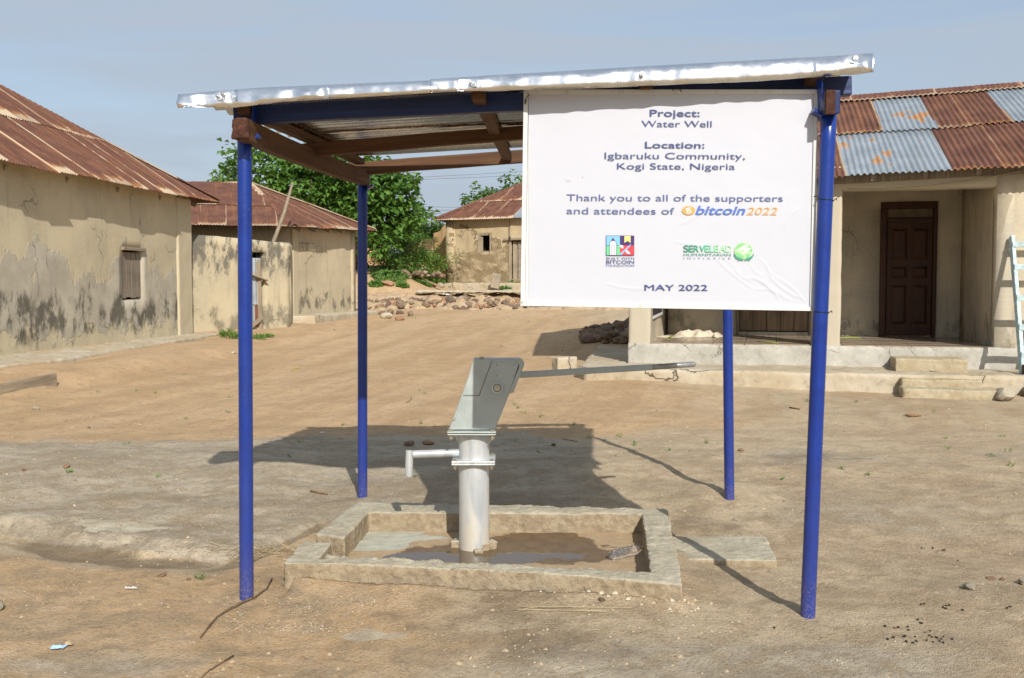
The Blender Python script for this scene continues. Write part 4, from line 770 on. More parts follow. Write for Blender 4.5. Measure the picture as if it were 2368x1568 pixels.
RK = [(897, 660, 30, .5, STONEO, 'flat orange boulder on the slope between the left post and the bush'), (886, 690, 26, .6, STONE, 'rounded brown boulder below the flat orange one'), (893, 737, 34, .5, STONEW, 'flat pale stone, largest in the small heap right of the left rear post'), (903, 727, 20, .9, STONE, 'upright dark stone in the small heap right of the left rear post'), (925, 727, 22, .6, STONE, 'low dark stone at the back right of the small heap'), (949, 731, 18, .9, STONE, 'grey stone with weeds at its foot, right of the small heap'), (884, 728, 22, .5, STONE, 'flat stone at the left of the small heap'), (925, 741, 26, .5, STONEO, 'reddish flat stone in front of the small heap'),
      (1063, 649, 38, .6, STONEW, 'white rounded rock against the foot of the far house'), (1045, 660, 24, .9, STONEW, 'pale rock at the corner of the far house'), (1082, 662, 26, .8, STONEO, 'tan rounded stone below the far house window'), (1104, 661, 16, 1.2, STONEO, 'upright reddish pot-like stone below the far house'), (1122, 661, 24, .9, STONE, 'brown stone left of the leaning grey board'), (1018, 664, 20, .7, STONE, 'dark stone left of the far house corner'), (1003, 664, 16, .8, STONEO, 'small red stone left of the dark stone by the far house'), (1022, 593, 16, .3, STONEW, 'white slab on the bank top near the ruin wall'),
      (153, 1082, 19, .55, STONEO, 'orange stone lying on the grey rock at the left'), (56, 1089, 15, .5, STONEO, 'small flat orange stone on the grey rock, left of the bigger one'), (83, 947, 22, .45, STONEW, 'pale flat stone in the orange sand at far left'), (-4, 1412, 30, .9, STONEW, 'pale rock cut by the left frame edge'), (206, 991, 12, .5, STONE, 'small dark stone in the sand road at left'), (540, 818, 14, .5, STONEW, 'white stone beside the front left post on the bank'),
      (664, 1352, 32, .6, STONEW, 'pale rough rock near the left front corner of the well basin'), (557, 1424, 18, .5, STONEW, 'white flat pebble stone right of the bent twig'), (375, 1332, 28, .25, STONEO, 'flat rust-red stone in the left foreground'), (436, 1341, 14, .5, STONEO, 'small brown stone in the left foreground'), (555, 1300, 22, .3, STONEW, 'pale stone left of the basin by the drain'),
      (1699, 1204, 14, .6, STONEW, 'pale stone behind the flat slab right of the basin'), (2240, 1362, 40, .5, STONEW, 'tan wedge shaped stone in the right foreground'), (2365, 1352, 30, .8, STONEW, 'pale rock cut by the right frame edge'), (2135, 1270, 12, .8, STONEW, 'small upright tan stone right of the front post'), (2180, 1274, 12, .5, STONE, 'small dark flat stone right of the front post'), (2318, 1341, 16, .5, STONEO, 'small orange stone by the right edge'), (2290, 1340, 24, .25, STONEO, 'flat orange stone by the right edge'), (2368, 1347, 12, .6, STONEO, 'tiny orange stone at the right edge'),
      (945, 1030, 30, .5, STONE, 'brown clod in the roof shadow left of the pump'), (990, 1028, 34, .3, STONEO, 'long flat reddish clod in the roof shadow beside the pump'), (1184, 907, 16, .5, STONEO, 'orange stone right behind the pump head'), (1280, 1031, 16, .6, STONE, 'small stone in the sign shadow behind the basin'), (2103, 962, 26, .2, STONEO, 'flat brown patch of bark chips in the right yard'), (1712, 1043, 18, .4, STONEO, 'small orange clod left of the front right post'), (1780, 1323, 10, .6, STONEW, 'small white stone near the shadow of the front right post'), (1560, 1388, 22, .5, STONEW, 'broken mortar lump at the right front foot of the basin'), (1392, 1390, 20, .5, STONE, 'grey mortar crumb before the basin front'), (1465, 1385, 26, .5, STONEW, 'pale mortar lump before the basin front'), (1270, 1370, 14, .5, STONEW, 'little white stone at the middle of the basin front'), (1035, 1350, 12, .5, STONEW, 'little white stone at the left of the basin front'), (1176, 1370, 16, .5, STONEW, 'chalky pebble below the basin front wall'), (1396, 1020, 10, .6, STONEW, 'tiny pale stone at the edge of the sign shadow')]
for (px, py, wd, hk, m, lab) in RK: tag(rock(px, py, wd, hk, m, 'stone', small=wd < 18), lab, 'stone')
tag(rock(1304, 1219, 15, .9, STONEW, 'stone', at=V3((HZ(1304, 1222, .0).x, HZ(1304, 1222, 0).y, .0)), small=True, sink=.1), 'tan stone lying on the basin floor right of the pump', 'stone')
# leaning board by the far house
mb = MB(); a = W(1143, 667, 40.6); b = W(1149, 633, 41.0); mb.beam(a, b, .34, .05, up=(0, 1, .3)); tag(mb.obj('grey_board', WOODG2, None, bevel=.01), 'short grey board leaning on the far house between window and door', 'board')
# rubble heap in the shade of the porch house
for k in range(64):
    px = 1455 - 110 * rs.random() ** 1.3; f = (px - 1345) / 110; py = 797 - 4 * rs.random() - (8 + 48 * f) * rs.random() ** .8; p = G(px, min(797, py + 10)); hh = max(0, (790 - py)) * .0
    base = G(px, 796); yy = base.y + rs.uniform(0, 2.4); q_ = V3((W(px, py, yy).x, yy, 0)); q_.z = max(GZ(q_.x, yy), W(px, py, yy).z - .1)
    tag(rock(px, py, 0, .65, STONE, 'rubble_stone', at=q_, small=True, size=rs.uniform(.07, .17), seed=k + 700), 'jagged grey stone in the rubble heap beside the porch house', 'stone', 'stones in the rubble heap beside the porch house')
# ruin walls
o = wall('ruined_wall', W(1001, 600, 45.5)[:2], W(1038, 600, 45)[:2], (3.5, 4.1), PLR, None, zfoot=1.8, thick=.6, step=.12, wob=.08, top_wob=.35); tag(o, 'tall orange-brown broken mud wall stub left of the far house', 'ruin wall')
o = wall('ruined_wall', W(845, 600, 50)[:2], W(893, 600, 50)[:2], (4.4, 2.9), PLR, None, zfoot=1.8, thick=.5, step=.15, wob=.06, top_wob=.3); tag(o, 'ochre ruined wall half hidden under the big tree', 'ruin wall')
nb = names(); sk = thing('shack', 'small low shack with sagging rusty sheet roof beyond the bush', 'shack', loc=(-4.2, 52, 2))
slope(None, W(938, 588, 51), W(1006, 595, 51), [W(946, 557, 54), W(1012, 556, 54)], [(-.02, 4)], .7, lambda j, i, rn: (RUST2, RUST2, RUST, ZINC)[i % 4], seed=41, seg=3, amp=.02, edgew=.1)
wall('wall', W(935, 600, 51.4)[:2], W(1004, 600, 51.4)[:2], W(960, 587, 51.4).z, PLR, None, zfoot=2, thick=.2, step=.4)
adopt(sk, nb)
# trees
def LB_(px, py, rx, rz, Y, ry=None): c = W(px, py, Y); k = Y / FPX; return (c, V3((rx * k, (ry or rx) * k, rz * k)))
big = [LB_(630, 415, 90, 72, 42), LB_(720, 430, 100, 75, 41), LB_(810, 430, 95, 75, 41), LB_(890, 455, 70, 62, 40), LB_(540, 410, 45, 32, 43), LB_(905, 510, 62, 45, 40), LB_(850, 530, 60, 40, 40), LB_(745, 480, 110, 50, 42), LB_(945, 505, 30, 24, 40.5), LB_(880, 575, 24, 26, 39.5), LB_(925, 425, 36, 28, 41), LB_(500, 413, 14, 9, 43)]
tree('broadleaf_tree', 'large glossy broad-leaved tree towering behind the buff hipped house', big, (-6.2, 42.5, 1.4), LEAFB, 38, .30, .2, 3, leafparts=290, trunkr=.32)
tree('leafy_tree', 'dark dense tree farther back between the big tree and the far house', [LB_(958, 540, 42, 30, 60), LB_(1000, 545, 26, 22, 60), LB_(925, 545, 30, 30, 60)], (-5.6, 60, 1.9), LEAFD, 85, .26, .15, 5, trunkr=.2)
tree('leafy_tree', 'leafy tree showing above the roof of the far house', [LB_(1150, 462, 40, 24, 56), LB_(1095, 468, 26, 10, 56), LB_(1185, 452, 28, 18, 56), LB_(1240, 460, 50, 24, 56)], (-.5, 56, 2), LEAFB, 40, .27, .18, 6, trunkr=.2, cs=.36)
tree('bush', 'tall green bush on the bank in front of the dark tree', [LB_(912, 580, 38, 36, 43), LB_(955, 572, 32, 34, 43.5), LB_(890, 610, 24, 22, 42), LB_(975, 602, 34, 18, 42), LB_(925, 620, 44, 16, 41), LB_(1010, 612, 22, 16, 42)], (-4.9, 43, 1.6), LEAFW, 330, .12, .055, 7, trunkr=.05, cat='bush', cs=.3)
def weeds(name, lab, spots, l, wd, seed, mat=LEAFW, per=34):
    rn = random.Random(seed); pts = []
    for (px, py, rx, hh) in spots:
        c = G(px, py); r = rx / FPX * c.y; h = hh / FPX * c.y; n = int(per * max(1, rx / 12))
        for _ in range(n):
            a = rn.uniform(0, 6.28); rr = r * rn.random() ** .6; x = c.x + rr * math.cos(a); y = c.y + rr * math.sin(a) * .8; z0 = 0.0; hh_ = h * rn.uniform(.2, 1) * (1 - .5 * rr / r); d = V3((rn.uniform(-1, 1), rn.uniform(-1, 1), rn.uniform(.1, 1))).normalized(); pts.append((V3((x, y, z0 + hh_ * .9)), d, V3((d.y, -d.z, d.x + .8)).normalized(), l * rn.uniform(.6, 1.3), wd * rn.uniform(.7, 1.2)))
            if rn.random() < .4: pts.append((V3((x, y, z0)), V3((rn.uniform(-.2, .2), rn.uniform(-.2, .2), 1)).normalized(), V3((0, 1, 0)), hh_, .012))
    zz = gz(np.array([p[0].x for p in pts]), np.array([p[0].y for p in pts])); pts = [(p[0] + V3((0, 0, float(z_))), *p[1:]) for p, z_ in zip(pts, zz)]
    return tag(leaves(name, pts, mat, None, 'stuff'), lab)
weeds('weeds', 'green creeping weeds on the bank left of the far house', [(900, 640, 40, 10), (870, 660, 16, 5), (930, 662, 14, 6), (1010, 632, 26, 22), (900, 612, 30, 14), (950, 605, 40, 20), (1000, 600, 34, 22), (1020, 640, 22, 30), (1000, 650, 30, 14), (975, 655, 22, 8), (880, 632, 30, 8), (930, 640, 14, 10), (1025, 585, 14, 16), (985, 640, 20, 14)], .13, .07, 11, per=230)
weeds('weeds', 'bright low weeds before the door of the far house', [(1185, 672, 26, 22), (1200, 668, 16, 22), (1165, 674, 14, 10)], .14, .08, 12, per=330)
weeds('weeds', 'thin green weeds at the foot of the stained courtyard wall', [(530, 782, 18, 26), (515, 780, 10, 18), (545, 784, 12, 18), (600, 784, 18, 12), (620, 780, 14, 8), (700, 726, 4, 5)], .07, .022, 13, per=80)
gs = []; rg = random.Random(77)
for _ in range(60): gs.append((rg.uniform(100, 2360), rg.uniform(730, 1110), rg.uniform(2, 6), rg.uniform(1.5, 4)))
gs += [(2285, 1056, 12, 8), (2190, 1038, 12, 8), (2330, 1046, 8, 6), (2340, 1080, 12, 8), (1430, 1010, 9, 8), (1360, 1015, 10, 8), (1470, 1030, 6, 8), (1210, 958, 6, 7), (1250, 965, 6, 6), (905, 744, 12, 8), (955, 740, 10, 14), (460, 1341, 4, 8), (850, 875, 10, 3), (1200, 945, 7, 7)]
weeds('grass_tufts', 'tiny green grass tufts scattered over the sandy yard', gs, .035, .006, 14, per=9)
# wires far away
WM = plain('wire_dark', (.12, .12, .12), .6)
for k, (y0, y1) in enumerate(((417, 405), (412, 396), (478, 482), (486, 489), (494, 496), (505, 506))):
    a = W(940, y0, 75); b = W(1230, y1, 80); dv = (b - a); a2 = a - dv * 3; b2 = b + dv * 3; mb = MB(); mb.tube([a2.lerp(b2, i / 12) - V3((0, 0, .5 * (1 - (2 * i / 12 - 1) ** 2) - .5)) for i in range(13)], .014, 5); tag(mb.obj('power_line', WM, None, True), ['upper of the two highest thin power lines', 'lower of the two highest thin power lines', 'topmost of the four faint power lines low in the sky', 'second highest of the four faint power lines low in the sky', 'third highest of the four faint power lines low in the sky', 'lowest of the four faint power lines, just above the far roof'][k], 'power line')
# ================================================================== WELL SHELTER
t = NT('blue_gloss_paint', .34, .45); s = t.sep(t.coord('Object')); n = t.noise(130, 5, .75); n2 = t.noise(9, 4, .6)
hgt = t.attr('hg'); spl = t.mul(t.step(t.add(hgt, t.mul(n2, .35)), .42, .02), t.step(n, .5, .62)); ch_ = t.mul(t.step(t.noise(45, 3, .6), .74, .78), .8)
c = t.mix(t.step(n2, .3, .7), (.006, .026, .19), (.008, .035, .235)); c = t.mix(t.mul(t.step(t.noise(2.2, 6, .6, t.map(t.coord(), (6, 6, .7))), .5, .68), .35), c, (.03, .055, .21)); c = t.mix(t.mul(t.step(t.add(hgt, t.mul(n2, .9)), 1.5, .3), .05), c, (.36, .27, .18)); c = t.mix(ch_, c, (.35, .42, .5)); c = t.mix(t.mul(spl, .75), c, (.36, .26, .17)); t.done(c, t.mix(spl, (.3,) * 3, (.9,) * 3), t.bump(t.noise(25, 3), .0015)); BLUE = t.m
BLUEW = NT('blue_painted_wood', .45, .4); g = BLUEW.noise(1, 5, .6, BLUEW.map(BLUEW.coord('UV'), (2, 40, 1))); BLUEW = BLUEW.done(BLUEW.mix(BLUEW.step(g, .35, .7), (.004, .013, .065), (.008, .028, .13)), None, BLUEW.bump(g, .003))  # paint darkened further to put the roof's shade into the front beam's colour
def tinmat(name, rough, tint, bs=.6):
    t = NT(name, rough, .5, 1); uv = t.coord(); n = t.noise(14, 4, .6); n2 = t.noise(3, 5, .6)
    return t.done(tint, t.mix(t.step(n, .3, .7), (rough * .7,) * 3, (rough * 1.4,) * 3), t.bump(n2, .01, bs))
TIN = tinmat('bright_aluminium', .25, (.86, .87, .88), .12); TINU = tinmat('aluminium_sheet', .22, (.92, .90, .86), .08)
BW = woodmat('fresh_brown_timber', (.07, .034, .017), (.135, .066, .031), bump=.002); EG = plain('end_grain_wood', (.10, .04, .026), .85, 0, .4, 30, .01)
nb = names(); shl = thing('well_shelter', 'open shelter of four blue pipe posts and bright metal roof over the hand pump', 'shelter', loc=(0, 5.5, 0))
PF = [((570, 1383), (565, 300), 4.58), ((1867, 1425), (1917, 240), 4.33), ((838, 1148), (838, 418), 6.62), ((1686, 1152), (1678, 360), 6.6)]
def post(b, tpx, Yb, lab):
    B_ = G(*b); r = .0305; T_ = W(tpx[0], tpx[1], B_.y + (.02 if lab != 1 else -.03)); pts = [B_ + (T_ - B_) * (k / 14) for k in range(-1, 15)]; mb = MB(); mb.tube(pts, r, 24); o = mb.obj('post', BLUE, None, True)
    at = o.data.attributes.new('hg', 'FLOAT', 'POINT'); at.data.foreach_set('value', [v[2] - B_.z for v in mb.v]); return B_, T_
PS_ = [post(a, b, Y_, i) for i, (a, b, Y_) in enumerate(PF)]
(FLb, FLt), (FRb, FRt), (RLb, RLt), (RRb, RRt) = PS_
# side beams on top of the posts, front to back
def beamobj(name, p, q, wd, ht, m, sag=0, segs=8, wob=.0015, seed=1, par=None):
    mb = MB(); mb.beam(p, q, wd, ht, segs=segs, wob=wob, sag=sag, seed=seed); return mb.obj(name, m, par, bevel=.004)
z1 = .045
sl0 = W(556, 299, FLb.y - .11); sl1 = W(846, 412, RLb.y + .02)
beamobj('side_beam', sl0, sl1, .05, .095, BW, sag=-.012, seed=2)
mb = MB(); mb.beam(sl0 + V3((0, -.012, .0)), sl0 + V3((0, .015, 0)), .07, .085, segs=1); o = mb.obj('beam_end', EG, None); roughen(o, .006, [(.02, .018)])
sr0 = W(1927, 236, FRb.y - .12); sr1 = W(1690, 345, RRb.y + .05); beamobj('side_beam', sr0, sr1, .055, .09, BLUEW, seed=3); mb = MB(); mb.beam(sr0 + V3((-.012, -.004, 0)), sr0 + V3((-.012, .02, 0)), .035, .092); mb.obj('beam_end', EG, None)
# blue metal straps wrapping beams to posts
for (T_, sx) in ((FLt, 1), (FRt, -1), (RLt, 1), (RRt, 1)):
    mb = MB(); z_ = T_.z - .005 if sx * T_.x < 0 else T_.z
    for k, (dx, tilt) in enumerate(((.034 * sx, .02),)):
        b = [T_ + V3((dx, -.035, -.05)), T_ + V3((dx, .035, -.06)), T_ + V3((dx + .004, .035, -.06)), T_ + V3((dx + .004, -.035, -.045))]
        mb.hexa(b, [p + V3((tilt * sx * .5, 0, .16)) for p in b])
    mb.hexa([T_ + V3((dx, -.03, -.055)), T_ + V3((dx + .035 * sx, -.03, -.035)), T_ + V3((dx + .035 * sx, .03, -.035)), T_ + V3((dx, .03, -.055))], [T_ + V3((dx, -.03, -.05)), T_ + V3((dx + .03 * sx, -.03, -.02)), T_ + V3((dx + .03 * sx, .03, -.02)), T_ + V3((dx, .03, -.04))])
    o = mb.obj('strap', BLUE, None, bevel=.002); at = o.data.attributes.new('hg', 'FLOAT', 'POINT'); at.data.foreach_set('value', [2.0] * len(o.data.vertices))
# long beams left to right
fb0 = W(543, 268, 4.61); fb1 = W(1966, 200, 4.37); beamobj('front_beam', fb0, fb1, .05, .078, BLUEW, segs=12, wob=.002, seed=4)
mb0 = W(696, 350, 5.42); mb1 = W(1205, 307, 5.37); mb1 = mb0 + (mb1 - mb0) * 2.05; beamobj('cross_beam', mb0, mb1, .05, .068, BW, segs=10, wob=.002, seed=5)
rb0 = W(765, 395, 6.50); rb1 = W(1205, 362, 6.43); rb1 = rb0 + (rb1 - rb0) * 2.15; beamobj('cross_beam', rb0, rb1, .05, .078, BW, segs=10, wob=.002, seed=6)
# roof plane: rises to the right
zr = lambda x, y: 2.163 + .040 * (x + 1.2) - .004 * (y - 4.4)
def rafter(x0, y0, x1, y1, wd, ht, m): beamobj('rafter', V3((x0, y0, zr(x0, y0) - ht / 2 - .012)), V3((x1, y1, zr(x1, y1) - ht / 2 - .012)), wd, ht, m, segs=6)
rafter(-1.155, 4.52, -.93, 6.4, .06, .035, BW); rafter(-.14, 4.36, -.03, 6.4, .055, .045, BW); rafter(.55, 4.28, .72, 6.4, .05, .04, BW); rafter(1.22, 4.15, 1.42, 6.4, .05, .045, BW)
# corrugated sheets, ribs running left to right, four strips front to back
rn = random.Random(4); ys = [4.40, 4.86, 5.32, 5.78, 6.24]
for k in range(4):
    for side in (0, 1):
        y0, y1 = ys[k] - .0, ys[k + 1] + .05; nyy = 28; nxx = 16; vs = []; fs = []; uv = []
        for i in range(nxx + 1):
            for j in range(nyy + 1):
                y = y0 + (y1 - y0) * j / nyy; xa, xb = ((-1.30 + .14 * (y - 4.4), .12), (.06, 1.38 + .085 * (y - 4.4)))[side]; x = xa + (xb - xa) * i / nxx; yy = y - .105 * x + (.02 if k == 0 else 0); z = zr(x, yy) + .009 * math.sin(2 * math.pi * (y - 4.4) / .076) + .003 * k + (.004 if xa > 0 else 0) + .009 * mnoise.noise(V3((x * 1.1, y * 2.2, 4 + k))); vs.append((x - (.012 * math.sin(y * 40) if i == 0 else 0), yy, z))
        for i in range(nxx):
            for j in range(nyy): q = i * (nyy + 1) + j; fs.append((q, q + nyy + 1, q + nyy + 2, q + 1))
        me = bpy.data.meshes.new('roof_sheet'); me.from_pydata(vs, [], fs); o = link('roof_sheet', me, TINU, None, True); m = o.modifiers.new('thick', 'SOLIDIFY'); m.thickness = .0012
# bright folded flashing along the front edge, in two lengths
def flashing(px0, px1, seed, lift=0):
    vs = []; fs = []; n = int((px1 - px0) / 3)
    tops = lambda px: np.interp(px, [412, 600, 1000, 1500, 1960, 2015], [219, 204, 187, 157, 132, 129]); bots = lambda px: np.interp(px, [412, 470, 500, 560, 700, 1000, 1200, 1500, 1750, 1920, 1960, 2010], [250, 250, 247, 246, 231, 214, 208, 198, 188, 176, 171, 169])
    for i in range(n + 1):
        px = px0 + (px1 - px0) * i / n; Yd = 4.28 - .108 * ((px - CX) / FPX * 4.25); crum = 1.9 if px < 545 or 1060 < px < 1110 or px > 1935 else (1.1 if px < 760 or 1000 < px < 1180 or px > 1880 else .45)
        T_ = W(px, tops(px) - lift, Yd + .02); B_ = W(px, bots(px), Yd); f = float(fbm(np.array([px / 55 + seed]), np.array([0.]), 7, 2)[0]); f2 = float(fbm(np.array([px / 34 + seed]), np.array([3.]), 9, 2)[0])
        pr = [T_ + V3((0, .32, .022 + .012)), T_ + V3((0, .16, .016)), T_ + V3((0, .02, .006)), T_ + V3((0, .0, 0)), T_.lerp(B_, .33) + V3((0, -.006 + .020 * f * crum, .004 * f2)), T_.lerp(B_, .66) + V3((0, -.006 + .022 * f2 * crum, 0)), B_ + V3((0, .024 * f * crum, .004 * f)), B_ + V3((0, .004 + .024 * f * crum, .001))]
        if px > 1960: pr = [p + V3((0, -.012 * (px - 1960) / 50, 0)) for p in pr]
        vs += [tuple(p) for p in pr]
    m_ = 8
    for i in range(n):
        for j in range(m_ - 1): q = i * m_ + j; fs.append((q, q + 1, q + m_ + 1, q + m_))
    me = bpy.data.meshes.new('flashing'); me.from_pydata(vs, [], fs); o = link('flashing', me, TIN, None, True); m = o.modifiers.new('thick', 'SOLIDIFY'); m.thickness = .0015; m.offset = 0; return o
flashing(412, 1010, 1); flashing(995, 2015, 2, 3)
SCR = plain('zinc_screw', (.55, .56, .58), .3, .9)
for (px, py) in ((502, 222), (514, 218), (1088, 190), (1094, 196), (1484, 170), (1978, 134)):
    Yd = 4.28 - .108 * ((px - CX) / FPX * 4.25); p = W(px, py, Yd - .018); mb = MB(); mb.tube([p + V3((0, .02, 0)), p, p + V3((0, -.002, 0))], [.010, .010, .0095], 12); mb.tube([p, p + V3((0, -.007, 0))], [.0055, .005], 6); mb.obj('roofing_screw', SCR, None)
adopt(shl, nb)

# ================================================================== SIGN
nb = names(); sg_ = thing('project_sign', 'white project signboard with blue lettering and logos hung on the front of the shelter', 'sign', loc=(.65, 4.3, 1.7))
YL, YR = 4.385, 4.235
cTL, cTR, cBR, cBL = W(1211, 208, YL), W(1892, 208, YR), W(1881, 719.5, YR), W(1203, 707.5, YL)
SU = (cTR - cTL).normalized(); SN = ((cTR - cTL).cross(cBL - cTL)).normalized(); SN = SN if SN.y < 0 else -SN
def inter(px, py):          # position on the board (its own plane), from its four corners
    n_ = SN; return HP(px, py, cTL, n_)
cBR = HP(1881, 719.5, cTL, SN)
VIN = NT('printed_vinyl', .38, .4); nv = VIN.noise(2.2, 3, .5); VIN = VIN.done((.525, .535, .585), None, VIN.bump(nv, .012, .5))
WP = NT('white_painted_strip', .6, .3); nn_ = WP.noise(1, 5, .6, WP.map(WP.coord(), (20, 20, 4))); WP = WP.done(WP.mix(WP.step(nn_, .52, .72), (.64, .64, .62), (.45, .45, .43)), None, WP.bump(nn_, .001))
# board skin with real wrinkles in the lower right
n_u, n_v = 240, 180; vs = []; fs = []; wr = [((1560, 560), (1648, 583)), ((1635, 575), (1740, 668)), ((1665, 595), (1712, 632)), ((1700, 625), (1735, 648)), ((1722, 640), (1790, 668)), ((1732, 608), (1765, 640)), ((1740, 640), (1800, 690)), ((1760, 650), (1830, 695)), ((1752, 595), (1782, 640)), ((1780, 640), (1850, 690)), ((1745, 668), (1815, 684)), ((1770, 612), (1815, 660)), ((1795, 640), (1862, 700)), ((1400, 655), (1500, 668)), ((1490, 664), (1600, 666)), ((1570, 520), (1645, 470)), ((1812, 525), (1850, 480))]
PU = np.array([[1222 + (1880 - 1222) * i / n_u for j in range(n_v + 1)] for i in range(n_u + 1)]); PV = np.array([[218 + (710 - 218) * j / n_v for j in range(n_v + 1)] for i in range(n_u + 1)])
D_ = np.zeros_like(PU)
for k, ((ax, ay), (bx, by)) in enumerate(wr):
    dx, dy = bx - ax, by - ay; l2 = dx * dx + dy * dy; tt = np.clip(((PU - ax) * dx + (PV - ay) * dy) / l2, 0, 1); bow = 5 * np.sin(tt * 3.14) * (1 if k % 2 else -1)
    ds = ((PU - ax) * dy - (PV - ay) * dx) / math.sqrt(l2) + bow; al = np.clip(np.minimum(((PU - ax) * dx + (PV - ay) * dy) / l2 * 6 + 0.3, (1 - ((PU - ax) * dx + (PV - ay) * dy) / l2) * 6 + .3), 0, 1); D_ += al * np.exp(-(ds / 1.9) ** 2) * .0017 * (1, .8, .5)[k % 3]
D_ += .0010 * fbm(PU / 90, PV / 70, 3, 3)
for i in range(n_u + 1):
    for j in range(n_v + 1): p = inter(PU[i, j], PV[i, j]) + SN * float(D_[i, j]); vs.append(tuple(p))
for i in range(n_u):
    for j in range(n_v): q = i * (n_v + 1) + j; fs.append((q, q + 1, q + n_v + 2, q + n_v + 1))
me = bpy.data.meshes.new('panel'); me.from_pydata(vs, [], fs); o = link('panel', me, VIN, None, True)
mb = MB(); q4 = [inter(1222, 218), inter(1882, 218), inter(1872, 712), inter(1214, 702)]; mb.hexa([p - SN * .006 for p in q4], [p - SN * .003 for p in q4]); mb.obj('backing', WP, None)
def strip(pts, d0=-.018, d1=.009):
    w4 = [inter(*p) for p in pts]; mb = MB(); mb.hexa([p + SN * d0 for p in w4], [p + SN * d1 for p in w4]); return mb.obj('frame_strip', WP, None, bevel=.0015)
strip([(1203.5, 697), (1871, 709), (1881, 719.5), (1203, 707.5)]); strip([(1211, 208), (1892, 208), (1882, 219), (1222, 218)]); strip([(1211, 209), (1221, 219), (1213.5, 696), (1203.5, 706)]); strip([(1882, 220), (1891.5, 209), (1881, 718), (1871.5, 708)])
mb = MB(); w4 = [inter(1203, 707.5), inter(1881, 719.5), inter(1881, 721), inter(1203, 709)]
def inkmat(name, c): 
    t = NT(name, .45, .35); return t.done(c)
NAVY = inkmat('navy_ink', (.06, .085, .21)); NAVY2 = inkmat('light_navy_ink', (.10, .13, .28)); ORG = inkmat('orange_ink', (.70, .34, .10)); BBL = inkmat('blue_ink', (.08, .16, .48)); WHI = inkmat('white_ink', (.62, .62, .65)); PUR = inkmat('plum_ink', (.06, .03, .13)); LBL = inkmat('sky_ink', (.20, .47, .80)); GRN = inkmat('green_ink', (.13, .55, .25)); RED = inkmat('red_ink', (.65, .06, .07)); YEL = inkmat('yellow_ink', (.85, .68, .22))
def put2(name, polys, mat, lift):
    """polys: list of pixel polygons printed on the board"""
    mb = MB()
    for P_ in polys: 
        pts = [inter(*p) + SN * (lift + .002) for p in P_]; n = len(mb.v); mb.v += [tuple(p) for p in pts]; mb.f.append(tuple(range(n, n + len(pts)))); mb.uv.append([(0, 0)] * len(pts)); mb.mi.append(0)
    return mb.obj(name, mat, None)
_cap = {}
def text(s, x0, x1, ytop, ybase, mat, bold=0, shear=0, slope_=.004, lift=.0042, name='lettering', space=1.0, ref='H', thin=0):
    st = .006 + 1.1 * max(bold, -.006); cu_ = bpy.data.curves.new('t', 'FONT'); cu_.body = s; cu_.offset = 0; cu_.shear = shear; cu_.space_character = space; cu_.fill_mode = 'FRONT'; cu_.resolution_u = 6
    ob = bpy.data.objects.new('t', cu_); COL.objects.link(ob); dg = bpy.context.evaluated_depsgraph_get(); me = bpy.data.meshes.new_from_object(ob.evaluated_get(dg)); COL.objects.unlink(ob)
    cu_.body = ref; ob2 = bpy.data.objects.new('t2', cu_); COL.objects.link(ob2); dg = bpy.context.evaluated_depsgraph_get(); m2 = bpy.data.meshes.new_from_object(ob2.evaluated_get(dg)); cap = max(v.co.y for v in m2.vertices); COL.objects.unlink(ob2); bpy.data.objects.remove(ob2); bpy.data.objects.remove(ob) 
    xs = [v.co.x for v in me.vertices]; a, b = min(xs), max(xs)
    for v in me.vertices:
        u = (v.co.x - a) / (b - a); vv = v.co.y / cap; px = x0 + (x1 - x0) * u; py = ybase - (ybase - ytop) * vv + slope_ * (px - (x0 + x1) / 2); p = inter(px, py) + SN * lift; v.co = p
    if st > .006:
        bm = bmesh.new(); bm.from_mesh(me); hgt_ = ybase - ytop
        for k, (ox, oy) in enumerate(((-1, 0), (1, 0), (0, .45), (0, -.45))):
            g = bmesh.ops.duplicate(bm, geom=[f for f in bm.faces if f.index < len(me.polygons)] if k == 0 else orig_)
            if k == 0: orig_ = [f for f in bm.faces if f not in set(x for x in g['geom'] if isinstance(x, bmesh.types.BMFace))]
            dv = (SU * ox + V3((0, 0, oy))) * (hgt_ * st * 1.1 / FPX * 4.3) + SN * (.00012 * (k + 1))
            for x in g['geom']:
                if isinstance(x, bmesh.types.BMVert): x.co += dv
        bm.to_mesh(me); bm.free()
    me.materials.clear(); me.name = name; me.materials.append(mat); me.update(); return link(name, me, None, None)
text('Project:', 1502.3, 1617, 254.6, 269.8, NAVY, .022); text('Water Well', 1482.9, 1645, 279.8, 294.2, NAVY, 0)
text('Location:', 1491.4, 1628, 328.7, 342.8, NAVY, .022); text('Igbaruku Community,', 1397.7, 1722, 353.6, 368, NAVY, 0); text('Kogi State, Nigeria', 1426.5, 1699, 378, 392.2, NAVY, 0)
text('Thank you to all of the supporters', 1309.8, 1809.5, 450.6, 465.4, NAVY2, 0); text('and attendees of', 1309.8, 1559, 480.4, 495.4, NAVY2, 0, ref='d')
text('bitcoin', 1608, 1722, 476.6, 496.5, BBL, .03, .28, ref='b'); text('2022', 1725, 1797, 480.2, 496.9, ORG, -.004, .25)
text('MAY 2022', 1490, 1635, 658.6, 671.8, NAVY, .014)
text('BUILT WITH', 1401.5, 1465.8, 595, 600.2, NAVY, -.002); text('BITCOIN', 1401.5, 1465.8, 602.2, 609.6, NAVY, .01); text('FOUNDATION', 1401.2, 1466.2, 611.8, 616.4, NAVY2, -.009)
cols = [(.05, .26, .16), (.05, .30, .17), (.07, .36, .20), (.09, .44, .24), (.12, .52, .30), (.18, .60, .34), (.28, .70, .34), (.38, .78, .40), (.48, .84, .46)]
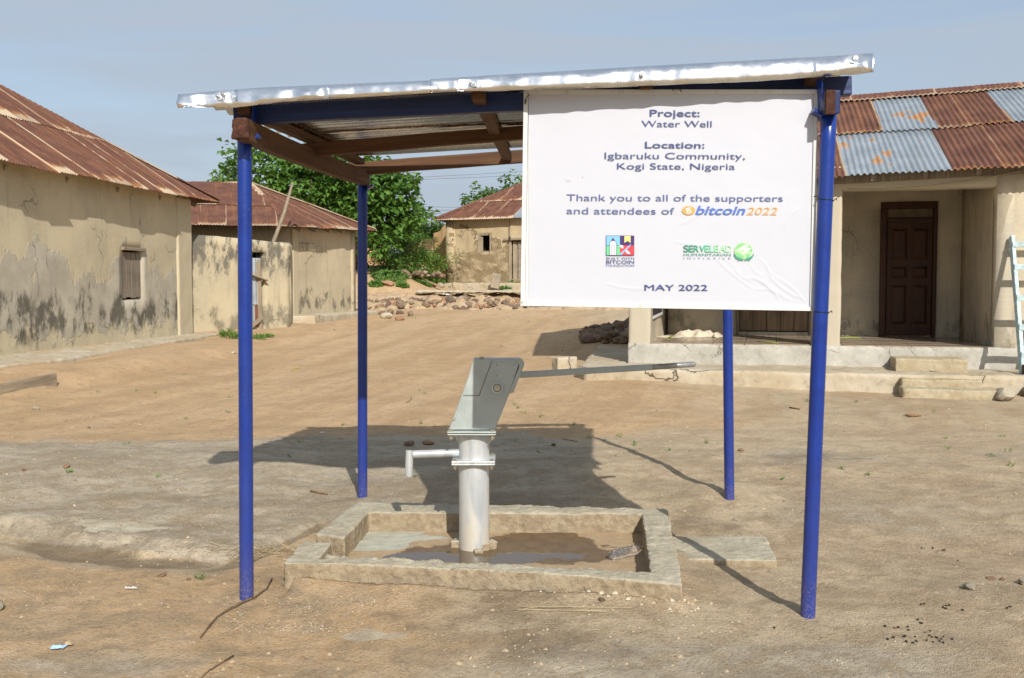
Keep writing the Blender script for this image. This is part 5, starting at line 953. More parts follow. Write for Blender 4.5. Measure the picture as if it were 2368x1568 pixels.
xx = [1580, 1592.8, 1604.3, 1617, 1629.6, 1641, 1651, 1663.6, 1678.2]; ww = [11.6, 10, 11, 12, 10, 8.8, 9.8, 13.6, 12.6]
for k, chh in enumerate('SERVELEAD'): text(chh, xx[k], xx[k] + ww[k], 567.6, 582.6, inkmat('green_letter_ink', cols[k]), .012)
text('HUMANITARIAN', 1580.2, 1689, 586, 592.2, inkmat('deep_green_ink', (.06, .28, .18)), -.008); text('INITIATIVE', 1580.4, 1688.5, 595.8, 599.2, NAVY2, -.01, space=1.8)
el = lambda cx_, cy_, rx_, ry_, a0=0, a1=360, n=28: [(cx_ + rx_ * math.cos(R(a0 + (a1 - a0) * k / n)), cy_ - ry_ * math.sin(R(a0 + (a1 - a0) * k / n))) for k in range(n if a1 - a0 == 360 else n + 1)]
put2('coin_logo', [el(1591.6, 487, 15.2, 10.4)], ORG, .0022); text('B', 1585.5, 1598, 481.8, 492, WHI, .04, -.18, lift=.0042, name='coin_letter'); put2('coin_letter_stroke', [[(1590.3, 478.8), (1592.2, 478.8), (1591.6, 483), (1589.7, 483)], [(1594.2, 479.1), (1596.1, 479.1), (1595.5, 483), (1593.6, 483)], [(1588.6, 491), (1590.5, 491), (1589.9, 495), (1588, 495)], [(1592.5, 491), (1594.4, 491), (1593.8, 495.3), (1591.9, 495.3)]], WHI, .0027)
# square logo: pencil, book mark, tool
X0, X1, Y0, Y1, XM, YM = 1401.4, 1465.4, 545.7, 590.5, 1433, 568
rc = lambda a, b, c_, d: [(a, b), (c_, b), (c_, d), (a, d)]
put2('logo_field', [rc(X0, Y0, XM, YM)], LBL, .0022); put2('logo_field', [rc(XM, Y0, X1, YM)], PUR, .0022); put2('logo_field', [rc(X0, YM, XM, Y1)], GRN, .0022); put2('logo_field', [rc(XM, YM, X1, Y1)], RED, .0022)
put2('logo_outline', [rc(X0 - .6, Y0 - .6, X1 + .6, Y0 + .3), rc(X0 - .6, Y1 - .3, X1 + .6, Y1 + .6), rc(X0 - .6, Y0, X0 + .4, Y1), rc(X1 - .4, Y0, X1 + .6, Y1), rc(X0, YM - .5, XM, YM + .5)], PUR, .0026)
put2('logo_pencil_outline', [[(1408.6, 590.4), (1408.6, 563), (1413, 556), (1416.8, 549.6), (1421, 556), (1425.6, 563), (1425.6, 590.4)]], PUR, .0029); put2('logo_pencil', [[(1409.6, 589.8), (1409.6, 563.4), (1413.6, 557.4), (1420.6, 557.4), (1424.6, 563.4), (1424.6, 589.8)]], WHI, .0033); put2('logo_pencil_line', [rc(1414, 564, 1414.7, 590), rc(1419.4, 564, 1420.1, 590)], PUR, .0037)
put2('logo_ribbon', [[(1443.5, 546.2), (1457.5, 546.2), (1457.5, 561.5), (1450.5, 557.2), (1443.5, 561.5)]], YEL, .0027)
put2('logo_tool', [[(1430, 590), (1459.5, 563), (1456, 570), (1436, 590)]], LBL, .0029); put2('logo_tool_piece', [[(1431, 567.3), (1438, 566.8), (1441.5, 570), (1441, 574.5), (1437.5, 575)], [(1447, 577.8), (1451, 579), (1457.5, 586), (1456, 587.8), (1448.5, 586), (1445.6, 581.5)]], WHI, .0027)
# globe in two hands
G1 = inkmat('leaf_green_ink', (.22, .50, .22)); G2 = inkmat('pale_leaf_ink', (.42, .68, .35)); G3 = inkmat('hand_green_ink', (.06, .30, .20))
put2('globe', [el(1718.4, 580.3, 21, 19.2)], G2, .0022); put2('globe_land', [[(1699, 575), (1705, 566), (1715, 562.5), (1722, 563), (1713, 570), (1706, 574), (1700, 579)], [(1726, 566), (1734, 569), (1738.5, 577), (1738, 584), (1729, 579), (1731, 573)], [(1698.5, 582), (1707, 585), (1717, 590), (1722, 598), (1712, 598.5), (1703, 594)], [(1724, 588), (1736, 587), (1730, 595), (1724, 598)]], G1, .0025)
put2('globe_swoosh', [[(1727, 565.5), (1709, 575.5), (1708, 579), (1725, 578.5), (1714, 586.5), (1716, 588), (1735, 576.5), (1735.5, 573.6), (1718, 574.6), (1731, 567)]], WHI, .0028)
hand = [(1697, 586), (1699.5, 591), (1706, 594.5), (1712, 596), (1717.5, 601.5), (1717.5, 603.6), (1707, 600.5), (1700.5, 597.5), (1696, 590)]
put2('hands', [hand, [(2 * 1719.3 - a, b) for a, b in reversed(hand)], [(1704, 600.5), (1710, 603.2), (1707, 604)], [(1734.6, 600.5), (1728.6, 603.2), (1731.6, 604)]], G3, .0025)
ds_ = inkmat('faded_print', (.55, .56, .68)); put2('faded_stamp', [rc(1306.5, 414, 1318, 414.6)], ds_, .0035); put2('faded_stamp', [rc(1309, 417.5, 1321, 418.2)], ds_, .0035); put2('faded_stamp', [rc(1347.5, 406, 1349, 410)], ds_, .0035)
# wire ties
WB = plain('black_wire', (.02, .02, .02), .5)
def tie(pts): 
    mb = MB(); mb.tube(pts, .0017, 6); mb.obj('wire_tie', WB, None, True)
a = inter(1222, 221); tie([a + SN * .004, a + SN * .015 + V3((-.008, 0, -.012)), inter(1214, 235) + SN * .014, inter(1214, 243) + SN * .012, inter(1217, 232) + SN * .014])
a = inter(1560, 208); tie([a + V3((-.012, -.012, -.004)), a + V3((-.004, -.016, .004)), a + V3((.004, .02, .03)), a + V3((.0, -.015, .006)), a + V3((.02, -.012, -.002)), a + V3((.026, -.012, -.012))])
for (py, xx_) in ((455, 1921), (711, 1912)):
    pc = FRb + (FRt - FRb) * ((1425 - py) / (1425 - 240)); r_ = .033; a = inter(1880, py) + SN * .011; tie([a, inter(1888, py - 1) + SN * .01] + [pc + V3((r_ * math.cos(R(x_)), r_ * math.sin(R(x_)), -.002 * k)) for k, x_ in enumerate((200, 240, 280, 320, 350, 385))] + [pc + V3((.042, -.012, .002)), pc + V3((.04, -.02, -.006))])
adopt(sg_, nb)

# ================================================================== WELL BASIN
ZR = .12
ol = [(700, 1248), (690, 1262), (657, 1302), (900, 1306), (1200, 1322), (1577, 1350), (1562, 1262), (1541, 1181), (1535, 1178), (1200, 1167), (840, 1161), (820, 1164), (730, 1234), (797, 1243), (852, 1184), (1200, 1186), (1484, 1188), (1503, 1322), (1200, 1307), (900, 1296), (738, 1291), (768, 1254)]
P_ = [HZ(a, b, ZR) for a, b in ol]; dense = []
for i in range(len(P_)):
    a, b = P_[i], P_[(i + 1) % len(P_)]; m = max(1, int((b - a).length / .05))
    for k in range(m): p = a.lerp(b, k / m); j = .0035; dense.append((p.x + rng.uniform(-j, j), p.y + rng.uniform(-j, j), ZR + .006 * float(fbm(np.array([p.x * 4]), np.array([p.y * 4]), 2, 3)[0])))
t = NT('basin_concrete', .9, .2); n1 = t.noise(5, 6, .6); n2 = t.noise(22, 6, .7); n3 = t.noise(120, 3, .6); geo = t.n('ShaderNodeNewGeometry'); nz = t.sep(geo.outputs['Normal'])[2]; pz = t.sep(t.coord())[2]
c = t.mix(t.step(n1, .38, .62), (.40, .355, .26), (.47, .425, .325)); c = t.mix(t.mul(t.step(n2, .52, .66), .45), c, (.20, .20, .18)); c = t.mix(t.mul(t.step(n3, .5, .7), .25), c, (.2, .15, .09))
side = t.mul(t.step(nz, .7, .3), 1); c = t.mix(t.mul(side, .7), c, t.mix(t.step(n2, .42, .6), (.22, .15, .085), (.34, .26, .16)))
BC = t.done(c, None, t.bump(t.add(n2, t.mul(n3, .3)), .012))
nb = names(); wb = thing('well_basin', 'low rectangular concrete basin with an open drain corner around the hand pump', 'basin', loc=(-.1, 5.2, 0))
mb = prism([p[:2] for p in dense], -.12, ZR); n_ = len(dense)
for i in range(n_): mb.v[n_ + i] = (dense[i][0], dense[i][1], dense[i][2])
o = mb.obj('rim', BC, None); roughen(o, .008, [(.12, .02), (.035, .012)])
# broken mortar footing under the front edge
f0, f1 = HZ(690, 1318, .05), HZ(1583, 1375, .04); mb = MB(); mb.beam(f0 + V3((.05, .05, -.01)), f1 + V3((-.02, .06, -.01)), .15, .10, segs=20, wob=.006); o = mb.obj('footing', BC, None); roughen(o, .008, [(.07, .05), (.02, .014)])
# floor with mud, wet stains and a shallow puddle
fl = [HZ(690, 1300, 0), HZ(1545, 1345, 0), HZ(1530, 1185, 0), HZ(790, 1180, 0)]
xs = np.linspace(min(p.x for p in fl), max(p.x for p in fl), 230); ysn = np.linspace(min(p.y for p in fl), max(p.y for p in fl), 190); XX, YY = np.meshgrid(xs, ysn)
wbn = fbm(XX * 3, YY * 3, 91, 5, .6)
def bl(px, py, rx, ry): c_ = HZ(px, py, 0); return np.exp(-(((XX - c_.x) / rx) ** 2 + ((YY - c_.y) / ry) ** 2))
dep = .95 * bl(1130, 1288, .42, .13) + .5 * bl(930, 1293, .22, .08)
ZZ = .0105 + .004 * fbm(XX * 6, YY * 6, 92, 4) + .003 * wbn - .0135 * dep
wetf = np.clip(1.0 * bl(1130, 1280, .55, .28) + .8 * bl(1340, 1288, .22, .2) + .7 * bl(1250, 1250, .28, .2) + .9 * bl(1000, 1210, .40, .2) + .55 * bl(850, 1215, .2, .12) + .5 * bl(1200, 1220, .5, .08) + .35 * bl(1100, 1200, .8, .1), 0, 1.2) - .02 + .75 * wbn
wetf *= (1 - .95 * bl(870, 1250, .22, .26)) * (1 - .8 * bl(1440, 1215, .2, .3)); cemf = 1.0 * bl(870, 1250, .26, .28) + .5 * bl(1250, 1225, .3, .05) + .45 * bl(1000, 1248, .2, .05) + .4 * wbn + .3 * bl(1190, 1262, .1, .03)
me = bpy.data.meshes.new('floor'); vs = np.stack([XX, YY, ZZ], -1).reshape(-1, 3); idx = np.arange(XX.size).reshape(XX.shape); fs = np.stack([idx[:-1, :-1], idx[:-1, 1:], idx[1:, 1:], idx[1:, :-1]], -1).reshape(-1, 4)
qin = in_quad(vs[:, 0], vs[:, 1], fl); keep = np.all(qin[fs] > -.02, axis=1); me.from_pydata(vs.tolist(), [], fs[keep].tolist())
for nm, a in (('wetf', wetf), ('cem', cemf)): at = me.attributes.new(nm, 'FLOAT', 'POINT'); at.data.foreach_set('value', a.ravel().astype(np.float32))
t = NT('basin_floor', .9, .25); n2 = t.noise(14, 6, .65); n3 = t.noise(90, 3, .6); w_ = t.step(t.add(t.attr('wetf'), t.mul(t.math('SUBTRACT', n2, .5), .5)), .42, .52); ce = t.step(t.add(t.attr('cem'), t.mul(t.math('SUBTRACT', n2, .5), .35)), .42, .5)
c = t.mix(t.step(n2, .35, .65), (.36, .26, .155), (.41, .31, .195)); c = t.mix(w_, c, t.mix(t.step(n2, .35, .65), (.13, .085, .045), (.17, .115, .065))); c = t.mix(ce, c, t.mix(t.step(n2, .35, .7), (.47, .455, .37), (.36, .36, .30))); c = t.mix(t.mul(t.step(n3, .5, .7), .2), c, (.1, .07, .04))
t.done(c, t.mix(t.mul(w_, t.math('SUBTRACT', 1, ce)), (.92,) * 3, (.5,) * 3), t.bump(t.add(n2, t.mul(n3, .3)), .006)); link('floor', me, t.m, None, True)
t = NT('puddle_water', .03, .5); t.b.inputs['IOR'].default_value = 1.33; t.b.inputs['Transmission Weight'].default_value = .5; t.b.inputs['Base Color'].default_value = (.20, .14, .08, 1); t.done(None, None, t.bump(t.noise(9, 2), .002, .4)); WAT = t.m
mb = MB(); mb.face([V3((p.x, p.y, .0052)) for p in (HZ(720, 1303, 0), HZ(1520, 1330, 0), HZ(1510, 1240, 0), HZ(760, 1240, 0))]); mb.obj('puddle', WAT, None)
adopt(wb, nb)
# pale slab beside the basin
q = [HZ(*p, .03) for p in ((1548, 1240), (1770, 1243), (1797, 1298), (1566, 1294))]; o = prism([(p.x, p.y) for p in q], -.1, .034).obj('flat_slab', BC, None); roughen(o, .011, [(.2, .018), (.04, .01)]); tag(o, 'flat pale concrete slab sunk in the dirt right of the basin', 'slab')
# pile of mud-washed water in the drain channel
c0 = [HZ(a, b, -.01) for a, b in ((560, 1302), (655, 1303), (690, 1262), (700, 1246), (640, 1262), (560, 1280))]
mb = MB(); mb.face([V3((p.x, p.y, -.030)) for p in (HZ(575, 1315, -.03), HZ(668, 1315, -.03), HZ(668, 1290, -.03), HZ(575, 1270, -.03))]); tag(mb.obj('drain_water', WAT, None), kind='structure')

# ================================================================== HAND PUMP
t = NT('silver_paint', .38, .5, .5); n1 = t.noise(1, 6, .6, t.map(t.coord(), (9, 9, 2.5)), .6); n2 = t.noise(40, 4, .6); pz = t.sep(t.coord())[2]
c = t.mix(t.step(n1, .38, .62), (.46, .485, .50), (.64, .655, .65)); mud = t.mul(t.step(t.add(t.mul(pz, -1.3), n1), .1, .55), .6); mud = t.mul(mud, t.step(n1, .42, .6)); c = t.mix(mud, c, (.52, .42, .26)); c = t.mix(t.mul(t.step(t.noise(1, 6, .7, t.map(t.coord(), (14, 14, 3))), .56, .62), .5), c, (.36, .40, .44)); c = t.mix(t.mul(t.step(t.noise(1, 5, .6, t.map(t.coord(), (22, 22, 1.4), (3, 0, 0))), .62, .68), .6), c, (.50, .38, .20))
SILV = t.done(c, t.mix(mud, (.36,) * 3, (.75,) * 3), t.bump(n2, .0012), t.mix(mud, (.38,) * 3, (.05,) * 3))
t = NT('galvanised_steel', .45, .5, .3); n1 = t.noise(7, 6, .6); n2 = t.noise(1, 5, .6, t.map(t.coord(), (30, 30, 4))); c = t.mix(t.step(n1, .3, .7), (.35, .39, .375), (.43, .47, .45)); c = t.mix(t.mul(t.step(n2, .58, .72), .35), c, (.20, .19, .16)); GALV = t.done(c, t.mix(t.step(n1, .3, .7), (.38,) * 3, (.55,) * 3), t.bump(n1, .001))
GALVX = plain('seam_dark', (.10, .11, .105), .6); GALVD = plain('worn_steel', (.36, .36, .35), .35, .7, .3, 20, .0006); BRZ = plain('dull_bolt', (.45, .40, .28), .4, .7, .2, 30, .0004)
YP = 5.385; nb = names(); pu = thing('hand_pump', 'silver steel lever hand pump with left-facing spout standing in the basin', 'pump', loc=(W(1097, 1275, YP).x, YP, 0))
wx = lambda px, py, Yd=YP: W(px, py, Yd)
def cyl(name, px0, py0, px1, py1, r, mat, n=40, sq=False, **k):
    a = wx(px0, py0); b = wx(px1, py1); mb = MB(); mb.tube([a, a.lerp(b, .33), a.lerp(b, .66), b], r, n); return mb.obj(name, mat, None, True, auto=40, **k)
xc = wx(1096, 1275).x
def zof(py): return wx(1096, py).z
pts = [V3((xc + .001 * math.sin(z * 9), YP, z)) for z in np.linspace(-.05, zof(1062), 8)]; mb = MB(); mb.tube(pts, .0795, 56); mb.obj('pedestal', SILV, None, True, auto=40)
def plate(name, cx_, zc, w_, h_, mat, d=None): mb = MB(); mb.box((cx_, YP, zc), (w_, d or w_, h_)); return mb.obj(name, mat, None, bevel=.002)
plate('flange', xc, zof(1066), .222, .009, SILV); plate('flange', xc, zof(1061), .222, .009, SILV)
mb = MB(); mb.tube([V3((xc, YP, zof(1060))), V3((xc, YP, zof(1040))), V3((xc - .002, YP, zof(1000)))], [.0815, .0800, .0815], 56); mb.obj('water_tank', SILV, None, True, auto=40)
plate('flange', xc - .008, zof(997.5), .246, .007, GALV); plate('flange', xc - .008, zof(992.5), .248, .008, GALV)
def bolt(x, y, z0, z1): 
    mb = MB(); mb.tube([(x, y, z0), (x, y, z1)], .006, 10); mb.tube([(x, y, z1 - .009), (x, y, z1)], .0115, 6); mb.tube([(x, y, z0 + .008), (x, y, z0 + .018)], .0115, 6); mb.obj('bolt', BRZ, None)
for sx in (-1, 1):
    for sy in (-1, 1):
        bolt(xc + sx * .094, YP + sy * .094, zof(1066) - .028, zof(1061) + .014); bolt(xc - .008 + sx * .106, YP + sy * .106, zof(997.5) - .03, zof(992.5) + .014)
for sx in (-1, 1): mb = MB(); mb.hexa([(xc + sx * .07, YP - .004, zof(1000) - .05), (xc + sx * .085, YP - .004, zof(1000) - .05), (xc + sx * .085, YP + .004, zof(1000) - .05), (xc + sx * .07, YP + .004, zof(1000) - .05)], [(xc + sx * .07, YP - .004, zof(1000)), (xc + sx * .112, YP - .004, zof(1000)), (xc + sx * .112, YP + .004, zof(1000)), (xc + sx * .07, YP + .004, zof(1000))]); mb.obj('gusset', SILV, None)
# spout
sp = [wx(1066, 1047), wx(960, 1050), wx(949, 1052), wx(945.5, 1060), wx(945, 1101)]; mb = MB(); mb.tube([sp[0], wx(1010, 1048.5), wx(955, 1050.5)], .0205, 24); mb.tube([wx(947, 1042.5), wx(946.5, 1055), wx(945, 1101)], .0205, 24, caps=False); mb.obj('spout', SILV, None, True, auto=40)
mb = MB(); mb.tube([wx(945.1, 1099), wx(945.05, 1100.5)], .0180, 20); mb.obj('spout_mouth', DARK, None)
# head: slanted sheet-steel box
def slab(name, poly, y0, y1, mat, bevel=.003, par=None):
    f = [wx(a, b) for a, b in poly]; f = [V3((p.x, 0, p.z)) for p in f]; n = len(f); mb = MB(); mb.v = [(p.x, y0, p.z) for p in f] + [(p.x, y1, p.z) for p in f]; mb.f = [tuple(range(n)), tuple(reversed(range(n, 2 * n)))] + [((i + 1) % n, i, n + i, n + (i + 1) % n) for i in range(n)]; mb.uv = [[(0, 0)] * len(q_) for q_ in mb.f]; mb.mi = [0] * len(mb.f)
    o = mb.obj(name, mat, par, bevel=bevel); 
    bm = bmesh.new(); bm.from_mesh(o.data); bmesh.ops.recalc_face_normals(bm, faces=bm.faces); bm.to_mesh(o.data); bm.free(); return o
hy0, hy1 = YP - .08, YP + .08
slab('head', [(1040, 989), (1144.5, 989), (1178, 906), (1200, 838), (1192, 831.5), (1097, 831), (1075, 893)], hy0, hy1, GALV)
slab('head_cover', [(1095, 829), (1136.5, 829), (1136, 834), (1108, 909.5), (1072.5, 910), (1077, 895)], hy0 - .003, hy1 + .003, GALV, .0015)
slab('head_cover', [(1073, 912), (1053.5, 966), (1050, 966), (1069.5, 913)], hy0 - .002, hy1 + .002, GALV, .001)
slab('head_lip', [(1136, 829.5), (1201, 829.5), (1211.5, 839), (1210.5, 844), (1187, 902), (1181, 906), (1177, 904), (1199.5, 846), (1199, 838), (1194, 834.5), (1136, 834)], hy0 - .005, hy1 + .005, GALV, .002)
mb = MB(); a = wx(1149.8, 892.9); 
for (r_, d_) in ((.0292, .012), (.0215, .010), (.0155, .019), (.0085, .026)): mb.tube([(a.x, hy0 + .002, a.z), (a.x, hy0 - d_, a.z)], r_, 6 if r_ == .0155 else 32)
mb.obj('axle', SILV, None, True, auto=30); mb = MB(); mb.tube([(a.x, hy0 - .0121, a.z), (a.x, hy0 - .0135, a.z)], .0215, 28); mb.obj('axle_recess', GALVX, None); mb = MB(); mb.tube([(a.x, hy0 - .0136, a.z), (a.x, hy0 - .0165, a.z)], .0175, 28); mb.obj('axle_washer', SILV, None, True, auto=30)  # raised dark disc: shade of the gap around the axle put in as colour
for q_ in (((1137.5, 834), (1109, 911)), ((1109, 911), (1072, 911.5)), ((1054, 967), (1047.5, 967.5)), ((1072, 912), (1053.5, 966))):
    p_ = [wx(*q_[0]), wx(*q_[1])]; mb = MB(); mb.beam(V3((p_[0].x, hy0 - .0006, p_[0].z)), V3((p_[1].x, hy0 - .0006, p_[1].z)), .0022, .0022); mb.obj('seam', GALVX, None)
mb = MB(); mb.tube([(a.x, hy0 - .019, a.z), (a.x, hy0 - .0262, a.z)], .0155, 6); mb.tube([(a.x, hy0 - .0262, a.z), (a.x, hy0 - .03, a.z)], .008, 12); mb.obj('axle_nut', BRZ, None)
mb = MB(); mb.tube([(a.x, hy1 - .002, a.z), (a.x, hy1 + .02, a.z)], .022, 20); mb.obj('axle', GALV, None)
a = wx(1114, 829); mb = MB(); mb.tube([(a.x, YP - .04, a.z - .01), (a.x, YP - .04, a.z + .012)], .011, 6); mb.obj('cover_bolt', BRZ, None)
for (px, py) in ((1149, 841), (1149, 866), (1187, 841), (1186, 866)): a = wx(px, py); mb = MB(); mb.tube([(a.x, hy0 + .001, a.z), (a.x, hy0 - .0012, a.z)], .0024, 8); mb.obj('rivet', DARK, None)
# handle: square bar and round grip, swinging slightly away
h0 = W(1160, 869, YP); h1_ = W(1508, 849, YP + .28); h2_ = W(1607, 842, YP + .36); mb = MB(); mb.beam(h0, h1_, .026, .032); mb.obj('lever_bar', GALVD if False else GALV, None, bevel=.003); mb = MB(); mb.tube([h1_.lerp(h2_, -.02), h2_.lerp(h1_, .03), h2_], [.0155, .0155, .010], 20); mb.obj('lever_grip', GALVD, None, True)
# broken concrete collar at the foot
for k, (px, py, s_, hh) in enumerate(((1052, 1262, .026, .026), (1137, 1265, .026, .028), (1120, 1268, .024, .026), (1128, 1258, .03, .02), (1060, 1256, .03, .022), (1145, 1262, .014, .02), (1105, 1274, .03, .010))):
    p = HZ(px, py + 8, 0); mb = MB(); mb.box((p.x, p.y + .02, hh / 2 + .006), (s_ * 1.7, s_ * 1.5, hh * 1.8), .3 * k); o = mb.obj('concrete_collar', BC, None); roughen(o, .004, [(.03, .012)])
adopt(pu, nb)

# ================================================================== LITTER AND SMALL THINGS
def stick(pxs, z, r, mat, name, lab, cat, dz=.008):
    pts = []
    for (a, b) in pxs: p = G(a, b); pts.append(V3((p.x, p.y, p.z + dz)))
    mb = MB(); mb.tube(pts, [r * (.7 + .5 * random.random()) for _ in pts], 7); return tag(mb.obj(name, mat, None, True), lab, cat)
TWG = plain('dry_twig', (.17, .11, .06), .8, 0, .3, 40, .001); STR = plain('straw', (.44, .35, .21), .8)
stick([(629, 1344), (617, 1366), (590, 1386), (560, 1399), (530, 1415), (502, 1432), (485, 1452), (463, 1480)], 0, .0042, TWG, 'twig', 'long bent brown twig touching the foot of the left front post', 'twig', .012)
stick([(540, 1521), (510, 1540), (478, 1560), (465, 1572)], 0, .0028, TWG, 'twig', 'thin brown twig at the bottom edge left of the centre', 'twig')
stick([(718, 1138), (740, 1143), (756, 1146)], 0, .005, TWG, 'twig', 'short reddish twig left of the rear left post', 'twig')
stick([(1205, 1408), (1300, 1407), (1390, 1409), (1462, 1411)], 0, .0016, STR, 'straw_stem', 'upper long straw stem in front of the basin', 'straw'); stick([(1055 + 130, 1415), (1250, 1415), (1330, 1416), (1410, 1418)], 0, .0015, STR, 'straw_stem', 'lower long straw stem in front of the basin', 'straw'); stick([(1189, 1421), (1220, 1411), (1255, 1407)], 0, .0014, STR, 'straw_stem', 'short slanting straw crossing the two long stems', 'straw')
stick([(1825, 944), (1848, 948)], 0, .008, TWG, 'bark_chip', 'dark curved bark chip in the yard between the right posts', 'bark'); stick([(938, 933), (948, 928), (952, 920)], 0, .004, TWG, 'twig', 'tiny hooked twig in the sand left of the pump head', 'twig')
stick([(1300, 1022 - 5), (1335, 1028 - 5)], 0, .003, TWG, 'twig', 'thin twig in the shadow right of the pump tank', 'twig')
# straw litter caught in the drain
rl = random.Random(9); mb = MB()
for k in range(230):
    px = rl.gauss(610, 55) if k < 150 else rl.uniform(380, 700); py = 1280 + rl.gauss(0, 8) - (px - 560) * .05 + (px < 520) * (px - 520) * .16; p = G(px, py); a = rl.uniform(0, 6.28); l_ = rl.uniform(.02, .07); d = V3((math.cos(a), math.sin(a) * .7, rl.uniform(-.1, .35))) * l_; mb.tube([p + V3((0, 0, .008)), p + d + V3((0, 0, .012))], .0011, 3)
tag(mb.obj('straw_litter', STR, None, kind if False else False), 'tangle of dry straw caught in the wet drain left of the basin', kind='stuff')
# plastic scraps
def scrap(px, py, wpx, dpx, mat, name, lab, cat, seed, rz=0, hgt=.02):
    p = G(px, py); w_ = wpx / FPX * p.y; o = cloth(name, V3((p.x, p.y, p.z + .004)), w_, w_ * dpx, hgt, mat, seed, rz); return tag(o, lab, cat)
scrap(136, 1501, 34, .55, plain('pale_blue_plastic', (.38, .60, .80), .4), 'plastic_scrap', 'crumpled pale blue plastic scrap in the bottom left corner', 'litter', 3, .1); scrap(301, 1364, 26, .3, plain('white_paper', (.72, .70, .66), .7), 'paper_scrap', 'thin white paper strip in the left foreground', 'litter', 5, .05, .006)
scrap(158, 1495, 18, .6, STR, 'dry_leaf', 'dry curled straw-coloured leaf beside the blue plastic scrap', 'leaf', 8, .4, .02); scrap(2115, 963, 34, .4, plain('bark_brown', (.24, .14, .06), .9), 'dry_leaves', 'brown scrap of dry leaves in the right yard', 'leaf', 12, .2, .02)
scrap(685, 853, 18, .5, plain('yellow_leaf', (.45, .38, .05), .6), 'dry_leaf', 'yellow leaf on the sand road between the left posts', 'leaf', 14, .2, .02); scrap(745, 1006 - 4, 10, .8, plain('white_plastic', (.75, .75, .75), .5), 'plastic_scrap', 'tiny white plastic bit on the sand road', 'litter', 15, .2, .01) 
scrap(1030, 684, 24, .5, plain('white_bag', (.7, .68, .62), .6), 'plastic_bag', 'white plastic bag on the stone terrace', 'litter', 16, .1, .12); scrap(1000, 627, 24, .4, plain('white_cloth', (.7, .68, .62), .6), 'rag', 'white rag on the bank under the ruin wall', 'litter', 17, .5, .15); scrap(1975, 838, 26, .5, plain('brown_leaf', (.27, .16, .09), .8), 'dry_leaf', 'dry brown leaves on the lower ledge behind the front post', 'leaf', 19, .2, .03)
# clear plastic bottle on the basin floor
t = NT('clear_plastic', .12, .5); t.b.inputs['Transmission Weight'].default_value = .93; t.b.inputs['IOR'].default_value = 1.12; t.b.inputs['Base Color'].default_value = (.93, .92, .91, 1); t.done(None); PET = t.m
a = HZ(1411, 1291, .022); b = HZ(1488, 1273, .025); a.z = .036; b.z = .040; nb = names(); bt_ = thing('plastic_bottle', 'crushed clear plastic bottle lying at the right end of the basin floor', 'bottle', loc=(a.x, a.y, .01))
mb = MB(); K_ = 70; rr = []
for k in range(K_ + 1):
    u = k / K_; r_ = .026 * (min(1, u * 9 + .55)) if u < .72 else .026 - .016 * ss(np.array((u - .72) / .2)).item(); r_ *= 1 + .03 * math.sin(u * 60) + .13 * mnoise.noise(V3((u * 5, 2, 0))); rr.append(float(r_))
mb.tube([a.lerp(b, k / K_) for k in range(K_ + 1)], rr, 20); 
mb.obj('bottle_body', PET, None, True); mb = MB(); mb.tube([a.lerp(b, .985), a.lerp(b, 1.05)], .0125, 14); mb.obj('bottle_neck', plain('amber_neck', (.45, .36, .16), .3), None, True); adopt(bt_, nb)
# goat droppings
DR = plain('dropping', (.035, .028, .02), .6); me_d = None
drop = [(2156, 1281 - 12), (2046, 1450), (2067, 1454), (2076, 1453), (2098, 1451), (2100, 1459), (2121, 1435), (2127, 1442), (2130, 1443), (2137, 1464), (2150, 1460), (2148, 1472), (2154, 1476), (2142, 1483), (2157, 1486), (2115, 1474), (2092, 1473), (2090, 1474), (2065, 1476), (2052, 1480), (2095, 1486), (2110, 1488), (2118, 1485), (2163, 1475), (2167, 1477), (2180, 1475), (2176, 1480), (2201, 1480), (2172, 1484), (2180, 1488), (2129, 1400), (2180, 1406), (2186, 1410), (2194, 1401), (2225, 1412), (2187, 1402), (2335, 1405), (2328, 1408), (2136, 1398), (1790, 1453), (2214, 1378 - 80)]
for (px, py) in drop:
    p = G(px, py); o = link('dropping', ROCKS1[1] if False else RC.setdefault(('d',), (lambda m: (m.materials.append(DR), m)[1])(ROCKS1[2].copy())), None); s_ = random.uniform(.0045, .0075); o.scale = (s_, s_ * .8, s_ * .8); o.location = (p.x, p.y, p.z + s_ * .6); o.rotation_euler = (0, 0, random.random() * 6); tag(o, 'small round dark goat dropping scattered in the right foreground', 'dropping', 'droppings scattered over the right foreground')
# gravel: tiny stones nobody could count
def gravel(name, lab, n, gen, smin, smax, mats, seed):
    rq = np.random.default_rng(seed); vs = []; fs = []; mi = []
    base = [V3((1, 0, 0)), V3((-.3, .9, 0)), V3((-.8, -.5, 0)), V3((.3, -.9, .1)), V3((.1, .1, .75)), V3((-.35, .1, .6))]
    tri = [(0, 1, 4), (1, 5, 4), (1, 2, 5), (2, 3, 5), (3, 4, 5), (3, 0, 4)]
    xy = gen(rq, n); zz = gz(xy[:, 0], xy[:, 1])
    for i in range(len(xy)):
        s_ = smin + (smax - smin) * rq.random() ** 3; a_ = rq.random() * 6.28; ca, sa = math.cos(a_), math.sin(a_); k = len(vs)
        for b in base: x_ = b.x * s_ * rq.uniform(.7, 1.2); y_ = b.y * s_ * rq.uniform(.6, 1.1); vs.append((xy[i, 0] + x_ * ca - y_ * sa, xy[i, 1] + x_ * sa + y_ * ca, zz[i] + b.z * s_ * .9 - .0005))
        m_ = int(rq.integers(0, len(mats))); 
        for f in tri: fs.append(tuple(k + q_ for q_ in f)); mi.append(m_)
    me = bpy.data.meshes.new(name); me.from_pydata(vs, [], fs); [me.materials.append(m_) for m_ in mats]; me.polygons.foreach_set('material_index', mi); return tag(link(name, me, None), lab, kind='stuff')
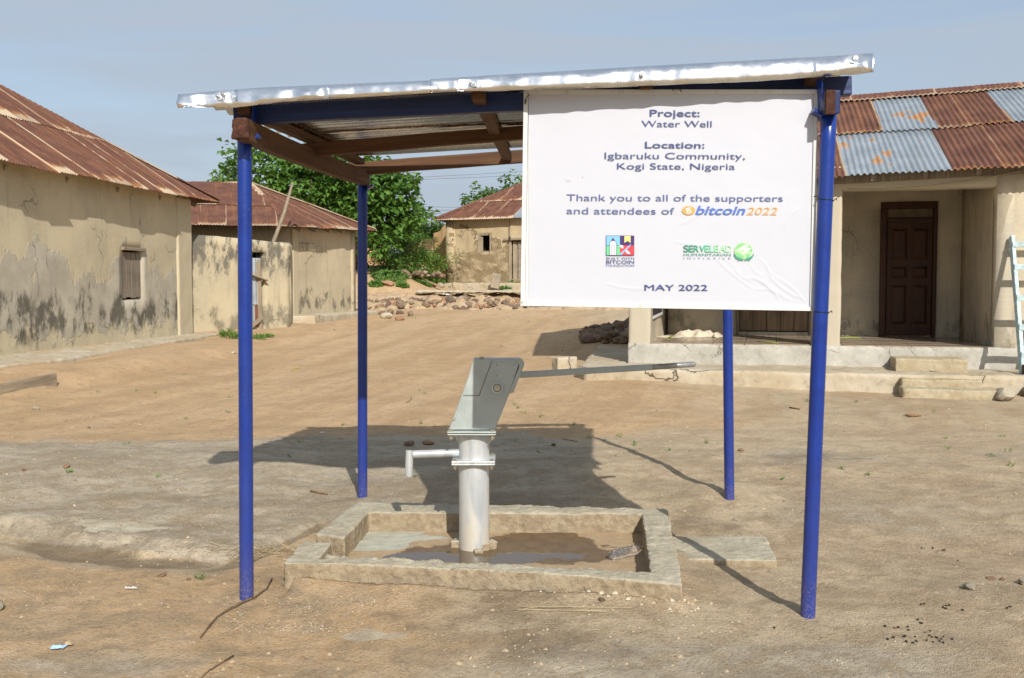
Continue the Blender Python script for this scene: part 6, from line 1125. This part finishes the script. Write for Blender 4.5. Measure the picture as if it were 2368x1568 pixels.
def near(rq, n):
    y = 2.8 + 10 * rq.random(n) ** 1.5; x = (rq.random(n) - .5) * 2 * (y * .6 + .3); m = in_quad(x, y, PLAT) < -.02; dn = vn(x * 2.3, y * 2.3, 88) + .4 * vn(x * 7, y * 7, 89); m &= dn > .45 + .5 * rq.random(n); return np.stack([x, y], -1)[m]
GM = [plain('grit_tan', (.40, .31, .20), .9), plain('grit_pale', (.52, .45, .34), .9), plain('grit_brown', (.22, .14, .08), .9), plain('grit_grey', (.28, .25, .21), .9)]
gravel('gravel', 'fine grit and tiny pebbles strewn over the bare earth', 42000, near, .0012, .0065, GM, 1)
def chips(rq, n):
    f = rq.random(n); a_ = np.array([HZ(1000, 1345, .02).x, HZ(1000, 1345, .02).y]); b_ = np.array([HZ(1600, 1388, .02).x, HZ(1600, 1388, .02).y]); p = a_ + (b_ - a_) * f[:, None]; p[:, 1] -= .03 + np.abs(rq.normal(0, .05, n)) * (.4 + f); p[:, 0] += rq.normal(0, .03, n); return p
gravel('mortar_crumbs', 'white mortar crumbs along the front foot of the basin', 900, chips, .003, .017, [GM[1], GM[0], GM[0]], 3)
def band(rq, n):
    P = [(1180, 1500 + 40), (1240, 1460), (1290, 1400)]; f = rq.random(n); a_ = HZ(1045, 1470, 0); b_ = HZ(1150 + 200, 1385, 0); c_ = HZ(760, 1410, 0); x = np.where(f < .5, rq.normal(HZ(790, 1400, 0).x, .22, n), rq.normal(HZ(700, 1440, 0).x, .14, n)); y = np.where(f < .5, rq.normal(HZ(790, 1405, 0).y, .05, n) + .35 * (x - HZ(790, 1400, 0).x), rq.normal(HZ(700, 1450, 0).y, .04, n)); return np.stack([x, y], -1)
gravel('gravel_band', 'band of pale coarse grit between the twig and the basin front', 1400, band, .0015, .0055, [GM[1], GM[0], GM[3]], 4)
def clods(rq, n):
    y = 2.9 + 22 * rq.random(n) ** 1.3; x = (rq.random(n) - .5) * 2 * (y * .55 + .2); m = (in_quad(x, y, PLAT) < -.05) & ((vn(x * 1.1, y * 1.1, 98) > .5) | (y > 9)); return np.stack([x, y], -1)[m]
gravel('dirt_clods', 'small crumbled dirt clods over the yard and sand road', 5200, clods, .003, .016, [GM[0], GM[2], GM[0]], 6)
